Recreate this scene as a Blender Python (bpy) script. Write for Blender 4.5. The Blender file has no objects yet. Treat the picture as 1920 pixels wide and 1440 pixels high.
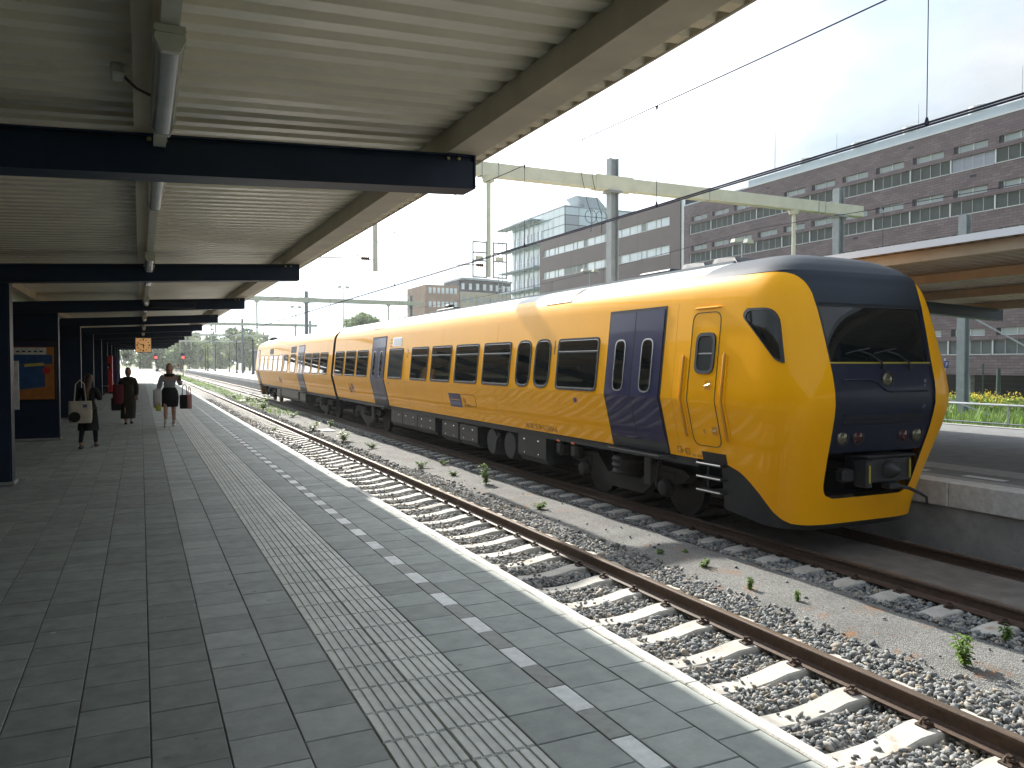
import bpy, bmesh, math, random
import numpy as np
from mathutils import Vector, Matrix

random.seed(7); rng = np.random.default_rng(7)
scene = bpy.context.scene
COL = scene.collection
R = math.radians

# ------------------------------------------------------------------ camera
cam = bpy.data.cameras.new('camera'); camo = bpy.data.objects.new('camera', cam); COL.objects.link(camo)
cam.sensor_width = 36.0; cam.lens = 27.75; cam.clip_start = 0.05; cam.clip_end = 3000
camo.location = (0, 0, 1.65)
camo.rotation_euler = (R(90 - 1.548), 0, R(-25.19))
scene.camera = camo
scene.render.resolution_x = 1024; scene.render.resolution_y = 768

# ------------------------------------------------------------------ sky, sun, exposure
SUN_EL, SUN_AZ = 31.0, 1.3          # azimuth measured from +Y towards +X
world = bpy.data.worlds.new('World'); scene.world = world; world.use_nodes = True
wn = world.node_tree; wn.nodes.clear()
def wnode(t, **k):
    n = wn.nodes.new(t)
    for a, v in k.items(): setattr(n, a, v)
    return n
wout = wnode('ShaderNodeOutputWorld'); sky = wnode('ShaderNodeTexSky', sky_type='NISHITA')
sky.sun_disc = False; sky.sun_elevation = R(SUN_EL); sky.sun_rotation = R(SUN_AZ)
sky.air_density = 1.0; sky.dust_density = 1.6; sky.ozone_density = 1.0
bgs = wnode('ShaderNodeBackground'); bgs.inputs[1].default_value = 0.15
bgc = wnode('ShaderNodeBackground'); bgc.inputs[1].default_value = 0.86
tc = wnode('ShaderNodeTexCoord'); mp = wnode('ShaderNodeMapping'); mp.inputs['Scale'].default_value = (1.0, 1.0, 2.2)
mp.inputs['Location'].default_value = (3.3, 1.7, 0.4)
nz = wnode('ShaderNodeTexNoise'); nz.inputs['Scale'].default_value = 1.7; nz.inputs['Detail'].default_value = 6; nz.inputs['Roughness'].default_value = 0.55
rp = wnode('ShaderNodeValToRGB'); rp.color_ramp.elements[0].position = 0.34; rp.color_ramp.elements[1].position = 0.60
rp.color_ramp.elements[0].color = (0.30, 0.30, 0.30, 1)
nz2 = wnode('ShaderNodeTexNoise'); nz2.inputs['Scale'].default_value = 3.1; nz2.inputs['Detail'].default_value = 5
rc = wnode('ShaderNodeValToRGB'); rc.color_ramp.elements[0].position = 0.36; rc.color_ramp.elements[1].position = 0.62
rc.color_ramp.elements[0].color = (0.52, 0.61, 0.68, 1); rc.color_ramp.elements[1].color = (0.95, 0.97, 1.0, 1)
mx = wnode('ShaderNodeMixShader')
L = wn.links.new
L(tc.outputs['Generated'], mp.inputs[0]); L(mp.outputs[0], nz.inputs[0]); L(mp.outputs[0], nz2.inputs[0])
L(nz.outputs[0], rp.inputs[0]); L(nz2.outputs[0], rc.inputs[0]); 
dt = wnode('ShaderNodeVectorMath', operation='DOT_PRODUCT'); nrm = wnode('ShaderNodeVectorMath', operation='NORMALIZE'); L(tc.outputs['Generated'], nrm.inputs[0]); L(nrm.outputs[0], dt.inputs[0])
dt.inputs[1].default_value = (math.sin(R(SUN_AZ))*math.cos(R(SUN_EL)), math.cos(R(SUN_AZ))*math.cos(R(SUN_EL)), math.sin(R(SUN_EL)))
gl_ = wnode('ShaderNodeMapRange', interpolation_type='SMOOTHSTEP'); gl_.inputs[1].default_value = 0.70; gl_.inputs[2].default_value = 1.0; gl_.inputs[3].default_value = 0.58; gl_.inputs[4].default_value = 3.0; L(dt.outputs['Value'], gl_.inputs[0])
scl = wnode('ShaderNodeVectorMath', operation='SCALE'); L(rc.outputs[0], scl.inputs[0]); L(gl_.outputs[0], scl.inputs[3]); L(scl.outputs[0], bgc.inputs[0])
L(sky.outputs[0], bgs.inputs[0]); L(rp.outputs[0], mx.inputs[0]); L(bgs.outputs[0], mx.inputs[1]); L(bgc.outputs[0], mx.inputs[2])
L(mx.outputs[0], wout.inputs[0])

sl = bpy.data.lights.new('sun', 'SUN'); sl.energy = 4.2; sl.angle = R(0.5); sl.color = (1.0, 0.95, 0.87)
so = bpy.data.objects.new('sun', sl); COL.objects.link(so); so.location = (0, 60, 60)
ce, se = math.cos(R(SUN_EL)), math.sin(R(SUN_EL))
sundir = Vector((math.sin(R(SUN_AZ)) * ce, math.cos(R(SUN_AZ)) * ce, se))
so.rotation_euler = (-sundir).to_track_quat('-Z', 'Y').to_euler()

scene.view_settings.view_transform = 'Standard'; scene.view_settings.look = 'None'
scene.view_settings.exposure = 1.12; scene.view_settings.gamma = 1.0; scene.view_settings.use_curve_mapping = False
scene.render.engine = 'CYCLES'
scene.cycles.max_bounces = 8; scene.cycles.diffuse_bounces = 4; scene.cycles.glossy_bounces = 3; scene.cycles.transmission_bounces = 2; scene.cycles.volume_bounces = 0

# ------------------------------------------------------------------ materials
MATS = {}
def mat(name, color, rough=0.6, metal=0.0, noise=None, bump=None, coat=0.0, coat_rough=0.03, spec=0.5,
        island=0.0, objrand=0.0, emit=None, dirt=None, stretch=None, alpha=None):
    """plain procedural surface; noise=(scale, amount), bump=(scale, strength[, distance]), dirt=(scale, colour, cover)"""
    m = bpy.data.materials.new(name); m.use_nodes = True; MATS[name] = m
    nt = m.node_tree; b = nt.nodes['Principled BSDF']; lk = nt.links.new
    def nd(t, **k):
        n = nt.nodes.new(t)
        for a, v in k.items(): setattr(n, a, v)
        return n
    b.inputs['Roughness'].default_value = rough; b.inputs['Metallic'].default_value = metal
    b.inputs['Specular IOR Level'].default_value = spec
    b.inputs['Coat Weight'].default_value = coat; b.inputs['Coat Roughness'].default_value = coat_rough
    co = nd('ShaderNodeNewGeometry'); vec = co.outputs['Position']
    if stretch:
        mpn = nd('ShaderNodeMapping'); mpn.inputs['Scale'].default_value = stretch; lk(vec, mpn.inputs[0]); vec = mpn.outputs[0]
    rgb = nd('ShaderNodeRGB'); rgb.outputs[0].default_value = (*color, 1); cur = rgb.outputs[0]
    def mul(cur, fac_out, lo, hi):
        mr = nd('ShaderNodeMapRange'); mr.inputs[3].default_value = lo; mr.inputs[4].default_value = hi
        lk(fac_out, mr.inputs[0])
        vm = nd('ShaderNodeVectorMath', operation='SCALE'); lk(cur, vm.inputs[0]); lk(mr.outputs[0], vm.inputs[3])
        return vm.outputs[0]
    if noise:
        n1 = nd('ShaderNodeTexNoise'); n1.inputs['Scale'].default_value = noise[0]; n1.inputs['Detail'].default_value = 5
        n1.inputs['Roughness'].default_value = 0.65; lk(vec, n1.inputs[0])
        mrn = nd('ShaderNodeMapRange'); mrn.inputs[1].default_value = 0.3; mrn.inputs[2].default_value = 0.7; lk(n1.outputs[0], mrn.inputs[0])
        cur = mul(cur, mrn.outputs[0], 1 - noise[1], 1 + noise[1])
    if island: cur = mul(cur, co.outputs['Random Per Island'], 1 - island, 1 + island)
    if objrand:
        oi = nd('ShaderNodeObjectInfo'); cur = mul(cur, oi.outputs['Random'], 1 - objrand, 1 + objrand)
    if dirt:
        n3 = nd('ShaderNodeTexNoise'); n3.inputs['Scale'].default_value = dirt[0]; n3.inputs['Detail'].default_value = 8; n3.inputs['Roughness'].default_value = 0.7
        lk(vec, n3.inputs[0]); mr3 = nd('ShaderNodeMapRange'); mr3.inputs[1].default_value = 1 - dirt[2]; mr3.inputs[2].default_value = 1 - dirt[2] + 0.12
        lk(n3.outputs[0], mr3.inputs[0]); mxn = nd('ShaderNodeMix', data_type='RGBA'); lk(mr3.outputs[0], mxn.inputs['Factor'])
        lk(cur, mxn.inputs['A']); mxn.inputs['B'].default_value = (*dirt[1], 1); cur = mxn.outputs['Result']
    lk(cur, b.inputs['Base Color'])
    if bump:
        n2 = nd('ShaderNodeTexNoise'); n2.inputs['Scale'].default_value = bump[0]; n2.inputs['Detail'].default_value = 4; lk(vec, n2.inputs[0])
        bp = nd('ShaderNodeBump'); bp.inputs['Strength'].default_value = bump[1]; bp.inputs['Distance'].default_value = bump[2] if len(bump) > 2 else 0.01
        lk(n2.outputs[0], bp.inputs['Height']); lk(bp.outputs[0], b.inputs['Normal'])
        if coat: lk(bp.outputs[0], b.inputs['Coat Normal'])
    if emit:
        b.inputs['Emission Color'].default_value = (*emit[0], 1); b.inputs['Emission Strength'].default_value = emit[1]
    if alpha is not None:
        b.inputs['Transmission Weight'].default_value = alpha
    return m
def nodes_of(m):
    nt = m.node_tree; return nt, nt.nodes['Principled BSDF']

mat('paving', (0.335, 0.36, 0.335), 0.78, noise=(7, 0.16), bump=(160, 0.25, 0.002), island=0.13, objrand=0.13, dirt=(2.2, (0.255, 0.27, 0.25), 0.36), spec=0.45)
mat('paving_shaded', (0.235, 0.255, 0.233), 0.8, noise=(7, 0.18), bump=(160, 0.3, 0.002), island=0.12, objrand=0.12, dirt=(2.2, (0.18, 0.19, 0.17), 0.42), spec=0.4)  # left slabs: shade painted into the colour, partly a darker slab tone
mat('paving_joint', (0.17, 0.16, 0.13), 0.95, noise=(30, 0.4))
mat('tactile', (0.56, 0.58, 0.53), 0.65, noise=(9, 0.14), bump=(150, 0.25, 0.002), island=0.07, objrand=0.07, dirt=(3, (0.36, 0.37, 0.35), 0.33))
mat('marker_light', (0.66, 0.68, 0.66), 0.6, noise=(14, 0.16), bump=(140, 0.3, 0.002), objrand=0.1, dirt=(6, (0.3, 0.3, 0.28), 0.36))
mat('marker_dark', (0.21, 0.225, 0.20), 0.65, noise=(14, 0.2), bump=(140, 0.3, 0.002), objrand=0.12)
mat('coping', (0.58, 0.57, 0.53), 0.75, noise=(9, 0.2), bump=(60, 0.6, 0.006), dirt=(5, (0.33, 0.31, 0.26), 0.38), objrand=0.08)
mat('platform_concrete', (0.30, 0.30, 0.28), 0.85, noise=(2.2, 0.28), bump=(40, 0.4, 0.004), dirt=(1.1, (0.16, 0.155, 0.14), 0.4))
mat('asphalt_platform', (0.19, 0.195, 0.195), 0.8, noise=(3, 0.2), bump=(220, 0.5, 0.004))
mat('band_light', (0.34, 0.345, 0.335), 0.75, noise=(6, 0.2), bump=(150, 0.3, 0.003))
mat('sleeper', (0.50, 0.475, 0.42), 0.8, noise=(6, 0.2), bump=(70, 0.4, 0.003), objrand=0.12, dirt=(4, (0.36, 0.27, 0.19), 0.42))
mat('rail_rust', (0.085, 0.052, 0.034), 0.6, noise=(20, 0.35), bump=(120, 0.4, 0.002), spec=0.35)
mat('rail_top', (0.26, 0.20, 0.15), 0.38, 0.7, noise=(10, 0.3), stretch=(1, .1, 1))
mat('clip_rust', (0.06, 0.035, 0.022), 0.7, noise=(60, 0.4), bump=(200, 0.5, 0.002))
mat('navy_steel', (0.006, 0.017, 0.043), 0.45, noise=(3, 0.25), bump=(18, 0.06, 0.004), dirt=(1.3, (0.012, 0.017, 0.028), 0.36), spec=0.4)
mat('bolt', (0.45, 0.40, 0.22), 0.4, 0.8)
mat('cream_steel', (0.56, 0.50, 0.385), 0.5, noise=(2.5, 0.12), bump=(30, 0.1, 0.003), dirt=(1.7, (0.34, 0.29, 0.21), 0.32))
mat('cream_sheet', (0.80, 0.745, 0.60), 0.24, noise=(1.1, 0.1), bump=(9, 0.10, 0.006), dirt=(1.0, (0.66, 0.57, 0.41), 0.38), spec=0.6)
mat('lamp_white', (0.48, 0.48, 0.40), 0.45, noise=(8, 0.12))
mat('lamp_cover', (0.33, 0.35, 0.34), 0.18, noise=(5, 0.1), spec=0.6)
mat('lamp_tube', (0.62, 0.64, 0.62), 0.25)
mat('dark_grey', (0.02, 0.02, 0.022), 0.6, noise=(6, 0.2))
mat('black', (0.008, 0.008, 0.009), 0.5)
mat('black_rubber', (0.012, 0.012, 0.013), 0.55, spec=0.4)
mat('mast_grey', (0.27, 0.30, 0.31), 0.55, 0.2, noise=(3, 0.14), bump=(30, 0.15, 0.003), dirt=(2, (0.20, 0.22, 0.22), 0.36))
mat('gantry_cream', (0.52, 0.53, 0.43), 0.55, noise=(2, 0.1), dirt=(1.6, (0.38, 0.38, 0.30), 0.33))
mat('wire', (0.022, 0.024, 0.04), 0.9, spec=0.05)
mat('insulator', (0.10, 0.05, 0.035), 0.3)
mat('galvanised', (0.48, 0.50, 0.51), 0.4, 0.7, noise=(5, 0.15))

def paving_spots(name):
    """old chewing gum and drip marks on the slabs"""
    nt, b = nodes_of(MATS[name]); lk = nt.links.new
    geo = nt.nodes.new('ShaderNodeNewGeometry')
    src = b.inputs['Base Color'].links[0].from_socket
    for sc_, thr, col in ((4.2, .055, (0.13, 0.135, 0.125, 1)), (2.7, .035, (0.55, 0.56, 0.54, 1))):
        vo = nt.nodes.new('ShaderNodeTexVoronoi'); vo.inputs['Scale'].default_value = sc_; lk(geo.outputs['Position'], vo.inputs['Vector'])
        sp = nt.nodes.new('ShaderNodeSeparateColor'); lk(vo.outputs['Color'], sp.inputs[0])
        th = nt.nodes.new('ShaderNodeMath'); th.operation = 'MULTIPLY'; th.inputs[1].default_value = thr*1.6; lk(sp.outputs[1], th.inputs[0])
        lt = nt.nodes.new('ShaderNodeMath'); lt.operation = 'LESS_THAN'; lk(vo.outputs['Distance'], lt.inputs[0]); lk(th.outputs[0], lt.inputs[1])
        fc_ = nt.nodes.new('ShaderNodeMath'); fc_.operation = 'MULTIPLY'; fc_.inputs[1].default_value = .55; lk(lt.outputs[0], fc_.inputs[0])
        mxn = nt.nodes.new('ShaderNodeMix'); mxn.data_type = 'RGBA'; lk(fc_.outputs[0], mxn.inputs['Factor']); lk(src, mxn.inputs['A']); mxn.inputs['B'].default_value = col; src = mxn.outputs['Result']
    lk(src, b.inputs['Base Color'])
for _m in ('paving', 'paving_shaded'): paving_spots(_m)
# ------------------------------------------------------------------ mesh helpers
class MB:
    def __init__(s): s.v = []; s.f = []; s.m = []
    def add(s, vs, fs, mi=0):
        o = len(s.v); s.v += [tuple(p) for p in vs]; s.f += [tuple(o + i for i in q) for q in fs]; s.m += [mi] * len(fs); return s
    def box(s, x0, x1, y0, y1, z0, z1, mi=0):
        vs = [(x0,y0,z0),(x1,y0,z0),(x1,y1,z0),(x0,y1,z0),(x0,y0,z1),(x1,y0,z1),(x1,y1,z1),(x0,y1,z1)]
        return s.add(vs, [(3,2,1,0),(4,5,6,7),(0,1,5,4),(1,2,6,5),(2,3,7,6),(3,0,4,7)], mi)
    def bbox(s, x0, x1, y0, y1, z0, z1, b=0.01, mi=0):
        """box with chamfered edges"""
        bm = bmesh.new(); bmesh.ops.create_cube(bm, size=1)
        for v in bm.verts: v.co = Vector(((x0+x1)/2 + v.co.x*(x1-x0), (y0+y1)/2 + v.co.y*(y1-y0), (z0+z1)/2 + v.co.z*(z1-z0)))
        b = min(b, abs(x1-x0)*.45, abs(y1-y0)*.45, abs(z1-z0)*.45)
        bmesh.ops.bevel(bm, geom=bm.edges[:], offset=b, segments=1, affect='EDGES')
        bm.verts.index_update(); s.add([v.co[:] for v in bm.verts], [[v.index for v in f.verts] for f in bm.faces], mi); bm.free(); return s
    def tube(s, p0, p1, r0, r1=None, n=8, caps=True, mi=0):
        r1 = r0 if r1 is None else r1
        p0, p1 = Vector(p0), Vector(p1); d = (p1 - p0).normalized()
        a = d.orthogonal().normalized(); b = d.cross(a)
        vs = []
        for p, r in ((p0, r0), (p1, r1)):
            for k in range(n):
                t = 2*math.pi*k/n; vs.append(p + a*math.cos(t)*r + b*math.sin(t)*r)
        fs = [(k, (k+1) % n, n+(k+1) % n, n+k) for k in range(n)]
        if caps: fs += [tuple(range(n-1, -1, -1)), tuple(range(n, 2*n))]
        return s.add(vs, fs, mi)
    def path(s, pts, r, n=6, mi=0):
        pts = [Vector(p) for p in pts]; rr = r if isinstance(r, (list, tuple)) else [r]*len(pts)
        vs = []; prev = None
        for i, p in enumerate(pts):
            d = (pts[min(i+1, len(pts)-1)] - pts[max(i-1, 0)]).normalized()
            if prev is None: a = d.orthogonal().normalized()
            else:
                a = prev - d*prev.dot(d); a = a.normalized() if a.length > 1e-6 else d.orthogonal().normalized()
            prev = a; b = d.cross(a)
            for k in range(n):
                t = 2*math.pi*k/n; vs.append(p + (a*math.cos(t) + b*math.sin(t))*rr[i])
        fs = [(i*n+k, i*n+(k+1) % n, (i+1)*n+(k+1) % n, (i+1)*n+k) for i in range(len(pts)-1) for k in range(n)]
        fs += [tuple(range(n-1, -1, -1)), tuple(range((len(pts)-1)*n, len(pts)*n))]
        return s.add(vs, fs, mi)
    def lathe(s, prof, c=(0,0,0), axis='z', n=16, mi=0):
        vs = []
        for r, h in prof:
            for k in range(n):
                t = 2*math.pi*k/n; a, b = r*math.cos(t), r*math.sin(t)
                p = {'z': (a, b, h), 'x': (h, a, b), 'y': (a, h, b)}[axis]
                vs.append((c[0]+p[0], c[1]+p[1], c[2]+p[2]))
        fs = [(i*n+k, i*n+(k+1) % n, (i+1)*n+(k+1) % n, (i+1)*n+k) for i in range(len(prof)-1) for k in range(n)]
        if prof[0][0] > 1e-5: fs.append(tuple(range(n)))
        if prof[-1][0] > 1e-5: fs.append(tuple(range((len(prof)-1)*n, len(prof)*n)))
        return s.add(vs, fs, mi)
    def extrude_y(s, prof, y0, y1, closed=True, caps=True, mi=0):
        """profile of (x,z) swept along y"""
        n = len(prof); vs = [(x, y0, z) for x, z in prof] + [(x, y1, z) for x, z in prof]
        fs = [(k, (k+1) % n, n+(k+1) % n, n+k) for k in range(n if closed else n-1)]
        if closed and caps: fs += [tuple(range(n)), tuple(range(2*n-1, n-1, -1))]
        return s.add(vs, fs, mi)
    def extrude_x(s, prof, x0, x1, mi=0):
        n = len(prof); vs = [(x0, y, z) for y, z in prof] + [(x1, y, z) for y, z in prof]
        fs = [(k, (k+1) % n, n+(k+1) % n, n+k) for k in range(n)] + [tuple(range(n)), tuple(range(2*n-1, n-1, -1))]
        return s.add(vs, fs, mi)
    def ibeam_x(s, x0, x1, yc, z0, z1, w, tf=0.015, tw=0.01, mi=0):
        h = w/2; t = tw/2
        return s.extrude_x([(yc-h,z0),(yc+h,z0),(yc+h,z0+tf),(yc+t,z0+tf),(yc+t,z1-tf),(yc+h,z1-tf),(yc+h,z1),(yc-h,z1),(yc-h,z1-tf),(yc-t,z1-tf),(yc-t,z0+tf),(yc-h,z0+tf)], x0, x1, mi)
    def hmast(s, xc, yc, w, z0, z1, tf=0.02, mi=0):
        """vertical H section"""
        h = w/2; t = tf/2
        prof = [(-h,-h),(h,-h),(h,-h+tf),(t,-h+tf),(t,h-tf),(h,h-tf),(h,h),(-h,h),(-h,h-tf),(-t,h-tf),(-t,-h+tf),(-h,-h+tf)]
        n = len(prof); vs = [(xc+b, yc+a, z0) for a, b in prof] + [(xc+b, yc+a, z1) for a, b in prof]
        return s.add(vs, [(k,(k+1)%n,n+(k+1)%n,n+k) for k in range(n)] + [tuple(range(n)), tuple(range(2*n-1,n-1,-1))], mi)
    def mesh(s, name, mats, off=(0,0,0), smooth=None):
        me = bpy.data.meshes.new(name)
        o = Vector(off); me.from_pydata([(x-o[0], y-o[1], z-o[2]) for x, y, z in s.v], [], s.f)
        mats = mats if isinstance(mats, (list, tuple)) else [mats]
        for m in mats: me.materials.append(MATS[m])
        if len(mats) > 1: me.polygons.foreach_set('material_index', s.m)
        if smooth is not None:
            me.polygons.foreach_set('use_smooth', [True]*len(me.polygons)); me.set_sharp_from_angle(angle=R(smooth))
        me.update(); return me
    def build(s, name, mats, parent=None, smooth=None, loc=None, **props):
        """one object; vertices given in world space. Parts sit under `parent` (an object with no rotation)."""
        off = Vector((0,0,0))
        if parent is not None: off = wloc(parent)
        elif loc is not None: off = Vector(loc)
        o = bpy.data.objects.new(name, s.mesh(name, mats, off, smooth)); COL.objects.link(o)
        if parent is not None: o.parent = parent
        else: o.location = off
        for k, v in props.items(): o[k] = v
        return o
def wloc(o):
    l = Vector(o.location)
    while o.parent: o = o.parent; l += Vector(o.location)
    return l
def thing(name, loc, label, cat, group=None, **k):
    o = bpy.data.objects.new(name, None); o.empty_display_size = 0.2; COL.objects.link(o); o.location = loc
    o['label'] = label; o['category'] = cat
    if group: o['group'] = group
    for a, v in k.items(): o[a] = v
    return o
def inst(name, mesh, loc, parent=None, rot=None, scale=None):
    o = bpy.data.objects.new(name, mesh); COL.objects.link(o)
    p = Vector(loc)
    if parent is not None: o.parent = parent; p = p - wloc(parent)
    o.location = p
    if rot: o.rotation_euler = rot
    if scale: o.scale = scale
    return o
ORD = ['nearest', 'second', 'third', 'fourth', 'fifth', 'sixth', 'seventh', 'eighth', 'ninth', 'tenth', 'eleventh', 'twelfth', 'thirteenth',
       'fourteenth', 'fifteenth', 'sixteenth', 'seventeenth', 'eighteenth', 'nineteenth', 'twentieth', 'twenty-first', 'twenty-second', 'twenty-third', 'twenty-fourth', 'twenty-fifth', 'twenty-sixth']
_s, _c = math.sin(R(25.19)), math.cos(R(25.19))
def depth(x, y): return _s*x + _c*y
def inframe(x, y, z, mrg=0.0):
    d = depth(x, y)
    if d < 0.3: return False
    u = 0.5 + 1480/1920*(_c*x - _s*y)/d; v = (680 - 1480*(z-1.65)/d)/1440
    return -mrg < u < 1+mrg and -mrg < v < 1+mrg
def lerp_table(tab):
    xs = [a for a, _ in tab]; ys = [b for _, b in tab]
    return lambda t: float(np.interp(t, xs, ys))
def roundpoly(pts, r, seg=5):
    out = []; n = len(pts); P = [Vector(p) for p in pts]
    rr = r if isinstance(r, (list, tuple)) else [r]*n
    for i in range(n):
        a, b, c = P[i-1], P[i], P[(i+1) % n]; d1 = (a-b); d2 = (c-b); q = min(rr[i], d1.length*.48, d2.length*.48)
        p1 = b + d1.normalized()*q; p2 = b + d2.normalized()*q
        for k in range(seg+1):
            t = k/seg; out.append(tuple((1-t)**2*p1 + 2*t*(1-t)*b + t*t*p2))
    return out
def rrect(y0, y1, z0, z1, r, seg=5): return roundpoly([(y0,z0),(y1,z0),(y1,z1),(y0,z1)], r, seg)
def text_geo(s, size, squeeze=1.0):
    cu = bpy.data.curves.new('text', 'FONT'); cu.body = s; cu.size = size; cu.resolution_u = 3
    o = bpy.data.objects.new('text', cu); COL.objects.link(o)
    dg = bpy.context.evaluated_depsgraph_get(); me = o.evaluated_get(dg).to_mesh()
    vs = [(v.co.x*squeeze, v.co.y) for v in me.vertices]; fs = [tuple(p.vertices) for p in me.polygons]
    o.evaluated_get(dg).to_mesh_clear(); bpy.data.objects.remove(o); bpy.data.curves.remove(cu)
    return vs, fs
# ------------------------------------------------------------------ ground, platforms, tracks
RT = -0.72                      # rail top below the platform surface
T1, T2 = 4.26, 8.39             # track centre lines
EDGE, EDGE2 = 2.60, 10.05       # platform edges

def gravel_material():
    m = mat('gravel', (0.20, 0.20, 0.188), 0.9, noise=(2.0, 0.2))
    nt, b = nodes_of(m); lk = nt.links.new
    geo = nt.nodes.new('ShaderNodeNewGeometry')
    vo = nt.nodes.new('ShaderNodeTexVoronoi'); vo.inputs['Scale'].default_value = 95; lk(geo.outputs['Position'], vo.inputs['Vector'])
    sep = nt.nodes.new('ShaderNodeSeparateColor'); lk(vo.outputs['Color'], sep.inputs[0])
    mr = nt.nodes.new('ShaderNodeMapRange'); mr.inputs[3].default_value = 0.45; mr.inputs[4].default_value = 1.45; lk(sep.outputs[0], mr.inputs[0])
    old = b.inputs['Base Color'].links[0].from_socket
    sc = nt.nodes.new('ShaderNodeVectorMath'); sc.operation = 'SCALE'; lk(old, sc.inputs[0]); lk(mr.outputs[0], sc.inputs[3])
    # orange moss and brown litter, patches with a shape of their own
    n1 = nt.nodes.new('ShaderNodeTexNoise'); n1.inputs['Scale'].default_value = 2.6; n1.inputs['Detail'].default_value = 9; n1.inputs['Roughness'].default_value = 0.75
    lk(geo.outputs['Position'], n1.inputs[0])
    r1 = nt.nodes.new('ShaderNodeMapRange'); r1.inputs[1].default_value = 0.57; r1.inputs[2].default_value = 0.68; r1.inputs[4].default_value = 0.75; lk(n1.outputs[0], r1.inputs[0])
    mxn = nt.nodes.new('ShaderNodeMix'); mxn.data_type = 'RGBA'; lk(r1.outputs[0], mxn.inputs['Factor']); lk(sc.outputs[0], mxn.inputs['A'])
    mxn.inputs['B'].default_value = (0.30, 0.13, 0.035, 1); lk(mxn.outputs['Result'], b.inputs['Base Color'])
    bp = nt.nodes.new('ShaderNodeBump'); bp.inputs['Strength'].default_value = 0.9; bp.inputs['Distance'].default_value = 0.012
    lk(vo.outputs['Distance'], bp.inputs['Height']); lk(bp.outputs[0], b.inputs['Normal'])
gravel_material()
def ballast_material():
    m = mat('ballast', (0.2, 0.2, 0.2), 0.85, bump=(90, 0.3, 0.003))
    nt, b = nodes_of(m); lk = nt.links.new
    geo = nt.nodes.new('ShaderNodeNewGeometry'); rp = nt.nodes.new('ShaderNodeValToRGB')
    e = rp.color_ramp.elements; e[0].position = 0; e[0].color = (0.10, 0.105, 0.105, 1); e[1].position = 1; e[1].color = (0.36, 0.35, 0.32, 1)
    for p, c in ((0.25, (0.17, 0.18, 0.18, 1)), (0.5, (0.24, 0.25, 0.25, 1)), (0.72, (0.31, 0.31, 0.295, 1)), (0.9, (0.33, 0.28, 0.21, 1))):
        k = e.new(p); k.color = c
    lk(geo.outputs['Random Per Island'], rp.inputs[0]); lk(rp.outputs[0], b.inputs['Base Color'])
ballast_material()
def ballast_bed_material():
    m = mat('ballast_far', (0.19, 0.19, 0.185), 0.95)
    nt, b = nodes_of(m); lk = nt.links.new
    geo = nt.nodes.new('ShaderNodeNewGeometry')
    vo = nt.nodes.new('ShaderNodeTexVoronoi'); vo.inputs['Scale'].default_value = 19; lk(geo.outputs['Position'], vo.inputs['Vector'])
    sep = nt.nodes.new('ShaderNodeSeparateColor'); lk(vo.outputs['Color'], sep.inputs[0])
    rp = nt.nodes.new('ShaderNodeValToRGB'); e = rp.color_ramp.elements; e[0].color = (0.09, 0.09, 0.09, 1); e[1].color = (0.33, 0.32, 0.30, 1)
    lk(sep.outputs[0], rp.inputs[0]); lk(rp.outputs[0], b.inputs['Base Color'])
    bp = nt.nodes.new('ShaderNodeBump'); bp.invert = True; bp.inputs['Strength'].default_value = 1.0; bp.inputs['Distance'].default_value = 0.03
    lk(vo.outputs['Distance'], bp.inputs['Height']); lk(bp.outputs[0], b.inputs['Normal'])
ballast_bed_material()
mat('grass_ground', (0.10, 0.13, 0.04), 0.95, noise=(0.6, 0.4), bump=(8, 0.8, 0.05), dirt=(0.25, (0.17, 0.15, 0.09), 0.42))
mat('drip_slab', (0.20, 0.175, 0.15), 0.75, noise=(4, 0.3), bump=(60, 0.4, 0.004), dirt=(3.5, (0.09, 0.08, 0.07), 0.38))

# the land, one sheet out to the horizon
MB().add([(-900,-300,-1.15),(900,-300,-1.15),(900,2400,-1.15),(-900,2400,-1.15)], [(0,1,2,3)]).build('ground', 'grass_ground', kind='structure')
# ballast bed under both tracks
bed = MB()
xs = [(2.4,-0.985),(3.2,-0.955),(5.1,-0.955),(5.55,-0.94),(5.75,-0.93),(7.0,-0.93),(7.2,-0.945),(7.6,-0.955),(9.2,-0.955),(9.6,-0.97),(10.1,-0.985)]
ys = [-6] + [i*1.0 for i in range(0, 60)] + [60, 90, 140, 220, 420]
for y in ys: pass
n = len(xs)
bed.v = [(x, y, z + (random.uniform(-.012,.012) if y < 60 else 0)) for y in ys for x, z in xs]
bed.f = [(j*n+i, j*n+i+1, (j+1)*n+i+1, (j+1)*n+i) for j in range(len(ys)-1) for i in range(n-1)]; bed.m = [0]*len(bed.f)
bed.build('ballast_bed', 'ballast_far', smooth=60, kind='structure')
# the trodden grit path between the tracks
gp = MB(); xs2 = [(5.62,-0.955),(5.80,-0.885),(5.95,-0.862),(6.4,-0.850),(6.85,-0.862),(7.0,-0.885),(7.16,-0.96)]
n = len(xs2); ys2 = [-6] + [i*0.5 for i in range(0, 130)] + [70, 90, 140, 200]
gp.v = [(x + 0.05*math.sin(y*1.7+x*3)+0.04*math.sin(y*4.1), y, z + 0.01*math.sin(y*2.3+x*9)) for y in ys2 for x, z in xs2]
gp.f = [(j*n+i, j*n+i+1, (j+1)*n+i+1, (j+1)*n+i) for j in range(len(ys2)-1) for i in range(n-1)]; gp.m = [0]*len(gp.f)
gp.build('gravel_path', 'gravel', smooth=60, kind='structure')

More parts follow.
